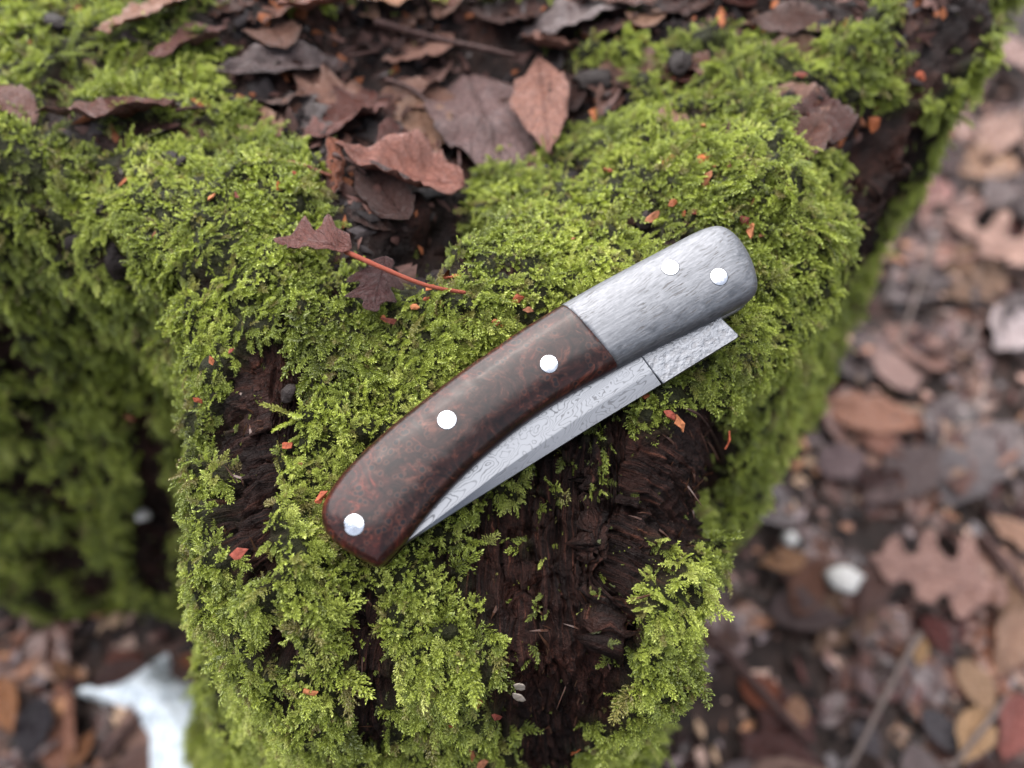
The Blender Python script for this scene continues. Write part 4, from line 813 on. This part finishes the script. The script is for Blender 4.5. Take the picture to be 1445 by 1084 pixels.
def leaf_mesh(shape, wr, curl, bend, seed, nt=30, ns=9, ragged=.15):
    r = np.random.default_rng(seed); t = np.linspace(.002, .998, nt); s = np.linspace(-1, 1, ns)
    T_, S2 = np.meshgrid(t, s, indexing='ij')
    rag = np.stack([1+ragged*vnoise(np.stack([t*19, np.full(nt, seed*1.7), np.full(nt, k*9.1)], 1)) for k in range(2)])
    asym = 1+.12*r.normal()
    w = outline(shape, t, r)*2*wr*.5
    wL, wR = w*rag[0]*asym, w*rag[1]/asym
    x = np.where(S2 < 0, S2*wL[:, None], S2*wR[:, None]); lobe = .10*np.abs(S2)*w[:, None]/max(w.max(), 1e-6)
    y = T_+lobe*(.7 if shape in ('oak', 'lobed') else .3)
    q_ = np.stack([x.ravel()*3+seed*3.1, y.ravel()*3, np.zeros(x.size)], 1)
    wob = vnoise(q_, seed).reshape(x.shape); wob2 = vnoise(q_*2.7, seed+5).reshape(x.shape)
    z = curl*(x**2)*2.2/max(wr, .2)+bend*((T_-.45)**2)*.9+.085*wob*(.3+np.abs(S2))+.06*wob2+.022*vnoise(q_*6.1, seed+9).reshape(x.shape)-.02*(np.abs(S2) < .2)
    fold = r.uniform(-.25, .25); z = z+fold*np.maximum(0, S2-.35)*w[:, None]*1.2
    top = np.stack([x, y, z], -1).reshape(-1, 3); th = .004
    Vv = np.vstack([top, top-np.array([0, 0, th])]); n = nt*ns
    i = np.arange(n).reshape(nt, ns)
    f = np.stack([i[:-1, :-1], i[:-1, 1:], i[1:, 1:], i[1:, :-1]], -1).reshape(-1, 4)
    per = np.concatenate([i[0, :-1], i[:-1, -1], i[-1, ::-1][:-1], i[::-1, 0][:-1]]); pn = np.roll(per, -1)
    rimf = np.stack([per, per+n, pn+n, pn], -1)
    Ff = np.vstack([f, f[:, ::-1]+n, rimf])
    me_ = mesh_np('leaf', Vv, Ff); uvv = np.stack([T_, S2, np.zeros_like(T_)], -1).reshape(-1, 3)
    attr(me_, 'leaf_uv', np.vstack([uvv, uvv]), 'FLOAT_VECTOR'); me_.materials.append(M['leaf'])
    return me_

def tube(pts, rad, n=7, name='twig', taper=.5, jit=.0):
    P_ = catmull(pts, 8) if len(pts) > 2 else np.asarray(pts, float); k_ = len(P_); vs2, fs2 = [], []
    for i, p in enumerate(P_):
        d = Vector(P_[min(i+1, k_-1)]-P_[max(i-1, 0)]).normalized(); u_ = d.cross(Vector((0, 0, 1)))
        if u_.length < 1e-4: u_ = d.orthogonal()
        u_.normalize(); v_ = d.cross(u_); rr = rad*(1-taper*i/(k_-1))*(1+jit*random.uniform(-1, 1))
        for j in range(n): a = j*math.tau/n; vs2.append(tuple(Vector(p)+u_*math.cos(a)*rr+v_*math.sin(a)*rr))
    for i in range(k_-1):
        for j in range(n): fs2.append((i*n+j, i*n+(j+1) % n, (i+1)*n+(j+1) % n, (i+1)*n+j))
    fs2.append(tuple(reversed(range(n)))); fs2.append(tuple(range((k_-1)*n, k_*n)))
    return mesh_np(name, np.array(vs2), fs2)

def place_leaf(o, base, tip, roll, lift):
    b, t = Vector(base), Vector(tip); d = t-b; L_ = d.length; yv = d.normalized(); zv = Vector((0, 0, 1)); zv = (zv-yv*zv.dot(yv)).normalized(); xv = yv.cross(zv)
    q_ = Quaternion(yv, R(roll)); xv.rotate(q_); zv.rotate(q_)
    o.matrix_world = Matrix(((xv.x*L_, yv.x*L_, zv.x*L_, b.x), (xv.y*L_, yv.y*L_, zv.y*L_, b.y), (xv.z*L_, yv.z*L_, zv.z*L_, b.z+lift/1000.), (0, 0, 0, 1)))

STALK = []
for i, (shape, b, t, wr, roll, curl, bend, lift, col, lab) in enumerate(TOP_LEAVES):
    o = add('dead_leaf', leaf_mesh(shape, wr, curl*.65, bend, 40+i), None, label=lab, cat='leaf', group='dead leaves on the stump top')
    place_leaf(o, b, t, roll, lift); o.color = (min(.7, col[0]*1.12), col[1]*1.0, col[2]*.92, 1)
    if i in (0, 3, 5, 15):
        if i == 0:
            inv = o.matrix_world.inverted(); w3 = RED_STALK
            sm = tube([tuple(inv @ Vector(p)) for p in w3], .034, 7, 'stalk', .35, .08)
        else: sm = tube([(0, .02, .0), (.01, -.10, .01), (.05, -.22, -.01)], .018, 6, 'stalk', .3)
        st = add('stalk', sm, M['twig'], o, label='long thin red stalk' if i == 0 else None); st.color = (.36, .09, .055, 1) if i == 0 else (.07, .035, .03, 1)
for i, (shape, b, t, wr, roll, curl, bend, lift, col, lab) in enumerate(FLOOR_LEAVES):
    o = add('dead_leaf', leaf_mesh(shape, wr, curl*.6, bend, 140+i, 56 if shape == 'oak' else 30, 9, .07 if shape == 'oak' else .13), None, label=lab, cat='leaf', group='dead leaves on the forest floor')
    place_leaf(o, b, t, roll+random.uniform(-6, 6), lift); o.color = (col[0]*.72, col[1]*.63, col[2]*.60, 1)
# wet scraps pressed into the hollow
PALT = [(.13, .058, .042), (.20, .095, .068), (.07, .034, .028), (.27, .14, .10), (.13, .105, .10), (.10, .032, .022), (.32, .18, .12)]
flib = [leaf_mesh(sh, wr, .25, .15, 700+k, 22, 7, .22) for k, (sh, wr) in enumerate([('ovate', .6), ('lance', .45), ('oak', .55), ('ovate', .5), ('lobed', .7), ('ovate', .75)])]
hv = np.where((bare > .7) & (side < .2) & (V[:, 1] > .04) & (V[:, 1] < .20) & (V[:, 0] > -.10) & (V[:, 0] < .10))[0]
for i in range(72):
    j = hv[rng.integers(len(hv))]; p = Vector(V[j]); L_ = random.uniform(.010, .030); a = random.uniform(0, math.tau)
    back = p.y > .105
    o = add('dead_leaf', flib[i % 6], None, label='wet brown leaf scrap in the litter at the back of the stump top' if back else 'wet dark leaf scrap pressed into the hollow near the crevice', cat='leaf', group='leaf scraps at the back' if back else 'leaf scraps in the hollow')
    q_ = p-Vector((math.cos(a), math.sin(a), 0))*L_*.5
    place_leaf(o, q_, q_+Vector((math.cos(a)*L_, math.sin(a)*L_, random.uniform(-.002, .002))), random.uniform(-12, 12), random.uniform(.5, 2.5)); c = PALT[i % 7]; f = random.uniform(.7, 1.2); o.color = (c[0]*f, c[1]*f, c[2]*f, 1)
# the rest of the litter, too blurred to tell apart
PAL = [(.30, .19, .16), (.22, .13, .11), (.15, .085, .075), (.40, .27, .22), (.34, .17, .11), (.10, .075, .075), (.20, .175, .18), (.11, .05, .045), (.45, .30, .2), (.26, .2, .2)]
lib = [leaf_mesh(sh, wr, .3, .15, 300+k, 14, 5) for k, (sh, wr) in enumerate([('ovate', .6), ('ovate', .5), ('lance', .4), ('oak', .6), ('oak', .5), ('ovate', .7), ('lance', .5)])]
rimp = catmull(RIM, 10, True)
lib_v = []
for m_l in lib:
    vv_ = np.zeros(len(m_l.vertices)*3, np.float32); m_l.vertices.foreach_get('co', vv_)
    uu_ = np.zeros(len(m_l.vertices)*3, np.float32); m_l.attributes['leaf_uv'].data.foreach_get('vector', uu_)
    ff_ = np.zeros(len(m_l.polygons)*4, np.int32); m_l.polygons.foreach_get('vertices', ff_)
    lib_v.append((vv_.reshape(-1, 3), uu_.reshape(-1, 3), ff_.reshape(-1, 4)))
n_l, MV, MU, MF, MC, m_off = 0, [], [], [], [], 0
while n_l < 420:
    if random.random() < .80: y = random.uniform(-.12, .62); x = random.uniform(.05, .30+max(0, y+.1)*.45)
    else: x, y = random.uniform(-.36, -.10), random.uniform(-.08, .075)
    if poly_sd(np.array([[x, y]]), rimp)[0] < .035: continue
    L_ = random.uniform(.028, .072); a = random.uniform(0, math.tau); under = n_l >= 158
    z = GROUND_Z+(random.uniform(-.004, .001) if under else random.uniform(0, .006))
    c = PAL[random.randrange(len(PAL))]; f = random.uniform(.3, .75) if under else random.uniform(.3, .8); colr = (c[0]*f*1.1, c[1]*f*.95, c[2]*f*.9, 1)
    ends = ((x, y, z), (x+L_*math.cos(a), y+L_*math.sin(a), z+random.uniform(-.004, .006)))
    if not under:
        o = add('dead_leaf', lib[n_l % len(lib)], None, label=('blurred brown dead leaf in the litter left of the stump near the snow' if x < 0 else 'blurred brown dead leaf in the litter beyond the pale pink leaf' if y > .2 else 'blurred brown dead leaf in the litter around the large oak leaf'), cat='leaf', group='blurred litter '+('by the snow' if x < 0 else 'in the distance' if y > .2 else 'around the oak leaf'))
        place_leaf(o, *ends, random.uniform(-22, 22), 0); o.color = colr
    else:
        tmp = bpy.data.objects.new('tmp', None); place_leaf(tmp, *ends, random.uniform(-14, 14), 0); mw = np.array(tmp.matrix_basis); bpy.data.objects.remove(tmp)
        vv_, uu_, ff_ = lib_v[n_l % len(lib)]
        MV.append(vv_@mw[:3, :3].T+mw[:3, 3]); MU.append(uu_); MF.append(ff_+m_off); MC.append(np.tile(np.array(colr), (len(vv_), 1))); m_off += len(vv_)
    n_l += 1
mat_me = mesh_np('leaf_litter', np.vstack(MV), np.vstack(MF)); attr(mat_me, 'leaf_uv', np.vstack(MU), 'FLOAT_VECTOR'); attr(mat_me, 'bit', np.vstack(MC), 'FLOAT_COLOR')
add('leaf_litter', mat_me, M['leaf_own'], kind='stuff', label='matted lower layer of wet brown leaves on the forest floor')

# ---------------------------------------------------------------- fine debris nobody could count
def debris(name, pts, nrm, smin, smax, pal, label, seed):
    r = np.random.default_rng(seed); n = len(pts); vs2 = np.zeros((n, 5, 3)); cols = np.zeros((n, 5, 4))
    for i in range(n):
        nn = Vector(nrm[i]) if nrm is not None else Vector((0, 0, 1)); nn = (nn+Vector(r.normal(0, .35, 3).tolist())).normalized()
        u_ = nn.orthogonal().normalized(); u_.rotate(Quaternion(nn, r.uniform(0, 6.28))); v_ = nn.cross(u_); s_ = r.uniform(smin, smax)*(.5+.5*r.random()); asp = r.uniform(.25, .9)
        c = Vector(pts[i])+nn*.0006
        k5 = [u_*s_*r.uniform(.7, 1.2), v_*s_*asp*r.uniform(.6, 1.2)-nn*s_*.12, -u_*s_*r.uniform(.7, 1.2), -v_*s_*asp*r.uniform(.6, 1.2)-nn*s_*.12, nn*s_*.10]
        for j in range(5): vs2[i, j] = c+k5[j]
        cc = np.array(pal[r.integers(len(pal))])*r.uniform(.55, 1.2); cols[i, :, :3] = cc; cols[i, :, 3] = 1
    b = (np.arange(n)*5)[:, None]; tri = np.array([[0, 1, 4], [1, 2, 4], [2, 3, 4], [3, 0, 4]])
    Ff = (b[:, :, None]+tri[None]).reshape(-1, 3)
    me_ = mesh_np(name, vs2.reshape(-1, 3), Ff, False); attr(me_, 'bit', cols.reshape(-1, 4), 'FLOAT_COLOR')
    return add(name, me_, M['debris'], kind='stuff', label=label)
s = NT('litter_bits'); cA = s.attr('bit').outputs['Color']; fN = s.noise(s.obj(), 500, 4)
M['debris'] = s.done(s.bsdf(s.mix(1., cA, s.ramp(fN, [(.3, .5), (.7, 1.)]), 'MULTIPLY'), .55, 0, .08, s.bump(fN, .5, .0008)))
pts = []
while len(pts) < 9000:
    x, y = (random.uniform(.03, .7), random.uniform(-.2, .7)) if random.random() < .8 else (random.uniform(-.45, -.06), random.uniform(-.2, .07))
    pts.append((x, y, GROUND_Z+random.uniform(-.004, .004)))
pts = np.array(pts); pts = pts[poly_sd(pts[:, :2], rimp) > .005]
debris('leaf_litter', pts, None, .003, .013, PAL+[(.05, .035, .03)]*8+[(.02, .015, .014)]*6+[(.4, .2, .11)], 'dark crumbled leaf litter and soil bits on the forest floor', 5)
hs = np.where((bare > .6) & (side < .2) & (V[:, 1] > .025) & (V[:, 1] < .2) & (V[:, 0] > -.16) & (V[:, 0] < .16))[0]; hs = hs[rng.permutation(len(hs))[:1500]]
debris('leaf_litter', V[hs], nv[hs], .0012, .0065, [(.03, .018, .016), (.07, .035, .03), (.12, .065, .055), (.018, .013, .013), (.025, .02, .02), (.05, .025, .02), (.26, .09, .04), (.06, .05, .05)], 'wet crumbs of leaf and bark in the hollow of the stump', 6)

# ---------------------------------------------------------------- orange crumbs, bark chips, twigs, stones, snow
def lumpy(r_, seed, sq=(1, 1, 1), lv=2, amp=.35):
    bm = bmesh.new(); bmesh.ops.create_icosphere(bm, subdivisions=lv, radius=1.); Vv = np.array([tuple(v.co) for v in bm.verts]); fs2 = [tuple(v.index for v in f.verts) for f in bm.faces]; bm.free()
    Vv = Vv*(1+amp*vnoise(Vv*1.4+seed*7.3, seed)+amp*.6*vnoise(Vv*3.1+seed, seed+3))[:, None]*np.array(sq)*r_
    return mesh_np('lump', Vv, fs2)
def on_surface(o, p, n, sink, spin):
    nn = Vector(n).normalized(); nn = nn if nn.z > -.2 else -nn
    q_ = nn.to_track_quat('Z', 'Y') @ Quaternion((0, 0, 1), spin); o.location = Vector(p)+nn*sink; o.rotation_mode = 'QUATERNION'; o.rotation_quaternion = q_
OR = [(.44, .13, .05), (.40, .10, .05), (.33, .13, .07), (.48, .18, .08), (.25, .06, .04)]
def shard(seed, L_=.0016):
    r = random.Random(seed); n = r.randint(5, 7); v = []
    for sg in (1, -1):
        for k in range(n):
            a = k*math.tau/n+r.uniform(-.3, .3) if sg > 0 else None
            if sg > 0: q_ = (L_*r.uniform(.55, 1.25)*math.cos(a), L_*r.uniform(.3, .8)*math.sin(a), L_*r.uniform(-.25, .35)); v.append(q_)
            else: v.append((v[k][0]*.93, v[k][1]*.93, v[k][2]-L_*.16))
    v.append((r.uniform(-.2, .2)*L_, r.uniform(-.2, .2)*L_, L_*.3)); c = len(v)-1
    f = [(k, (k+1) % n, c) for k in range(n)]+[tuple(reversed(range(n, 2*n)))]+[(k, n+k, n+(k+1) % n, (k+1) % n) for k in range(n)]
    return mesh_np('shard', np.array(v), f, False)
clib = [shard(60+k) for k in range(14)]
for i, c in enumerate(CRUMBS):
    pv = to_knife([c[:3]])[0]; where_ = 'on the left moss lobe' if c[0] < -.055 else 'on the moss of the stump front below the knife' if pv[1] < -6 else 'on the back corner moss' if c[1] > .085 else 'around the silver bolster' if c[0] > .02 else 'in the moss near the red-stalked leaf'
    o = add('orange_crumb', clib[i % 14], M['crumb'], label='tiny orange crumb of rotten wood '+where_, cat='wood crumb', group='orange crumbs '+where_)
    d_ = (Vector(c[:3])-cam.location).length; f = random.uniform(.5, 1.5)*d_/.19
    on_surface(o, c[:3], (c[3]+random.uniform(-.5, .5), c[4]+random.uniform(-.5, .5), c[5]), .0042, random.uniform(0, 6)); o.scale = (f, f, f); k_o = random.uniform(.45, 1.05); o.color = tuple(c_*k_o for c_ in OR[i % 5])+(1,)
for i, c in enumerate(CHIPS):
    d_ = (Vector(c[:3])-cam.location).length; r_ = c[6]/1085*d_*.8
    where_ = 'on the left moss lobe' if c[0] < -.04 else 'on the back corner of the stump' if c[1] > .1 else 'in the moss cushion around the knife'
    o = add('bark_chip', lumpy(r_, 80+i, (1.2, .8, .55), 3, .5), M['crumb'], label='small black chip of rotten bark sunk '+where_, cat='bark chip', group='black bark chips '+where_)
    on_surface(o, c[:3], c[3:6], .0028, random.uniform(0, 6)); o.color = (.022, .016, .015, 1)
for pts_, wmm, lift, lab in TWIGS:
    P3 = np.array(pts_); P3[:, 2] += lift/1000.; P3[1:-1] += np.array([0, 0, .001]); b0 = P3[0].copy()
    o = add('twig', tube(P3-b0, wmm/1000., 7, 'twig', .45, .18), M['twig'], label=lab, cat='twig', group='twigs'); o.location = b0
    o.color = (.06, .032, .028, 1) if 'grey' not in lab and 'pale' not in lab and 'red' not in lab else ((.13, .10, .09, 1) if 'red' not in lab else (.20, .075, .05, 1))
for i, (p, r_, lab) in enumerate(STONES):
    d_ = (Vector(p)-cam.location).length; rr = r_/1085*d_*.82
    ice = 'ice' in lab
    o = add('ice_lump' if ice else 'pebble', lumpy(rr, 120+i, (1, .85, .7), 2, .5), M['stone'], label=lab, cat='ice' if ice else 'stone'); o.location = Vector(p)+Vector((0, -.002 if ice else 0, .004)); o.color = (.46, .44, .42, 1)
# snow patch
s = NT('melting_snow'); o_ = s.obj(); f = s.noise(o_, 160, 4); g = s.noise(o_, 900, 3)
sn = s.n('ShaderNodeBsdfPrincipled'); s.put(sn.inputs['Base Color'], s.mix(s.ramp(s.noise(o_, 420, 4, .7), [(.56, 0.), (.68, .8)]), s.ramp(f, [(.35, (.36, .41, .45)), (.6, (.60, .65, .69))]), (.16, .12, .09))); s.put(sn.inputs['Roughness'], .55); s.put(sn.inputs['Normal'], s.bump(s.math('ADD', f, s.math('MULTIPLY', g, .4)), .5, .003))
sn.inputs['Subsurface Weight'].default_value = .25; sn.inputs['Subsurface Scale'].default_value = .004; sn.inputs['Subsurface Radius'].default_value = (1, 1, 1.1)
M['snow'] = s.done(sn.outputs[0])
sp = catmull(SNOW, 6, True); sb = resample(sp, .0025); gx_, gy_ = np.meshgrid(np.arange(sb[:, 0].min(), sb[:, 0].max(), .003), np.arange(sb[:, 1].min(), sb[:, 1].max(), .003))
g_ = np.stack([gx_.ravel(), gy_.ravel()], 1); g_ = g_[poly_sd(g_, sb) < -.0012]; ap = np.vstack([sb, g_]); nb = len(sb)
vv, _, ff, *_r = delaunay_2d_cdt([Vector(p) for p in ap.tolist()], [(k, (k+1) % nb) for k in range(nb)], [], 1, 1e-7)
A = np.array([tuple(v) for v in vv]); d_ = np.clip(-poly_sd(A, sb), 0, None); c0 = A.mean(0)
zz = GROUND_Z-.004+.030*(1-np.exp(-d_/.010))+fbm(np.column_stack([A, A[:, 0]*0]), 60, 3, 4)*.004*np.clip(d_/.01, 0, 1)
so = add('snow_patch', mesh_np('snow_patch', np.column_stack([A-c0, zz-GROUND_Z]), [tuple(f) for f in ff]), M['snow'], label='white patch of melting snow at the foot of the stump', cat='snow'); so.location = (c0[0], c0[1], GROUND_Z)

# pale bud scales stuck to the bare wood
s = NT('pale_scale'); f = s.noise(s.obj(), 900, 3); M['scale'] = s.done(s.bsdf(s.ramp(f, [(.3, (.16, .13, .10)), (.7, (.30, .26, .22))]), .35, 0, .5))
SCL = ['upper pale papery bud scale stuck to the dark wood below the knife', 'lower pale papery bud scale stuck to the dark wood below the knife', 'whitish papery bud scale among orange crumbs on the lower front moss']
for i, c in enumerate(SCALES):
    o = add('bud_scale', lumpy(.0015, 170+i, (.8, 1.15, .14), 3, .25), M['scale'], label=SCL[i], cat='bud scale', group='pale bud scales'); on_surface(o, c[:3], c[3:6], .0030, .6*i)

# splinters of the bare rotten wood, parts of the stump
s = NT('wood_splinter'); f = s.noise(s.map(s.obj(), (900, 900, 70)), 1., 4)
M['splinter'] = s.done(s.bsdf(s.ramp(f, [(.3, (.02, .009, .006)), (.55, (.075, .030, .016)), (.75, (.19, .08, .04))]), .4, 0, .5, s.bump(f, .5, .0005)))
cand = np.where((bare > .85) & (side > .12) & (V[:, 2] > -.13) & (V[:, 0] > -.075) & (V[:, 0] < .06) & (V[:, 1] < .0) & (sdk > 3))[0]
for i in range(min(170, len(cand))):
    j = cand[rng.integers(len(cand))]; L_ = random.uniform(.002, .009); w_ = random.uniform(.00012, .0004)
    sv = [(-w_, 0, 0), (w_, 0, 0), (w_*.8, w_*.8, L_*.4), (-w_*.7, w_, L_*.45), (0, w_*.4, L_), (-w_*.5, -w_*.3, L_*.9)]
    sm = mesh_np('splinter', np.array(sv), [(0, 1, 2, 3), (3, 2, 4), (3, 4, 5), (0, 3, 5), (1, 0, 5, 4), (1, 4, 2)], False)
    o = add('splinter', sm, M['splinter'], stump); nn = Vector(nv[j]); dn = (Vector((0, 0, -1))+nn*nn.z).normalized(); dn = (dn*random.choice((-1, 1))+nn*random.uniform(.0, .12)+Vector((random.uniform(-.2, .2), 0, 0))).normalized()
    o.location = Vector(V[j])-nn*.0002; o.rotation_mode = 'QUATERNION'; o.rotation_quaternion = dn.to_track_quat('Z', 'Y')
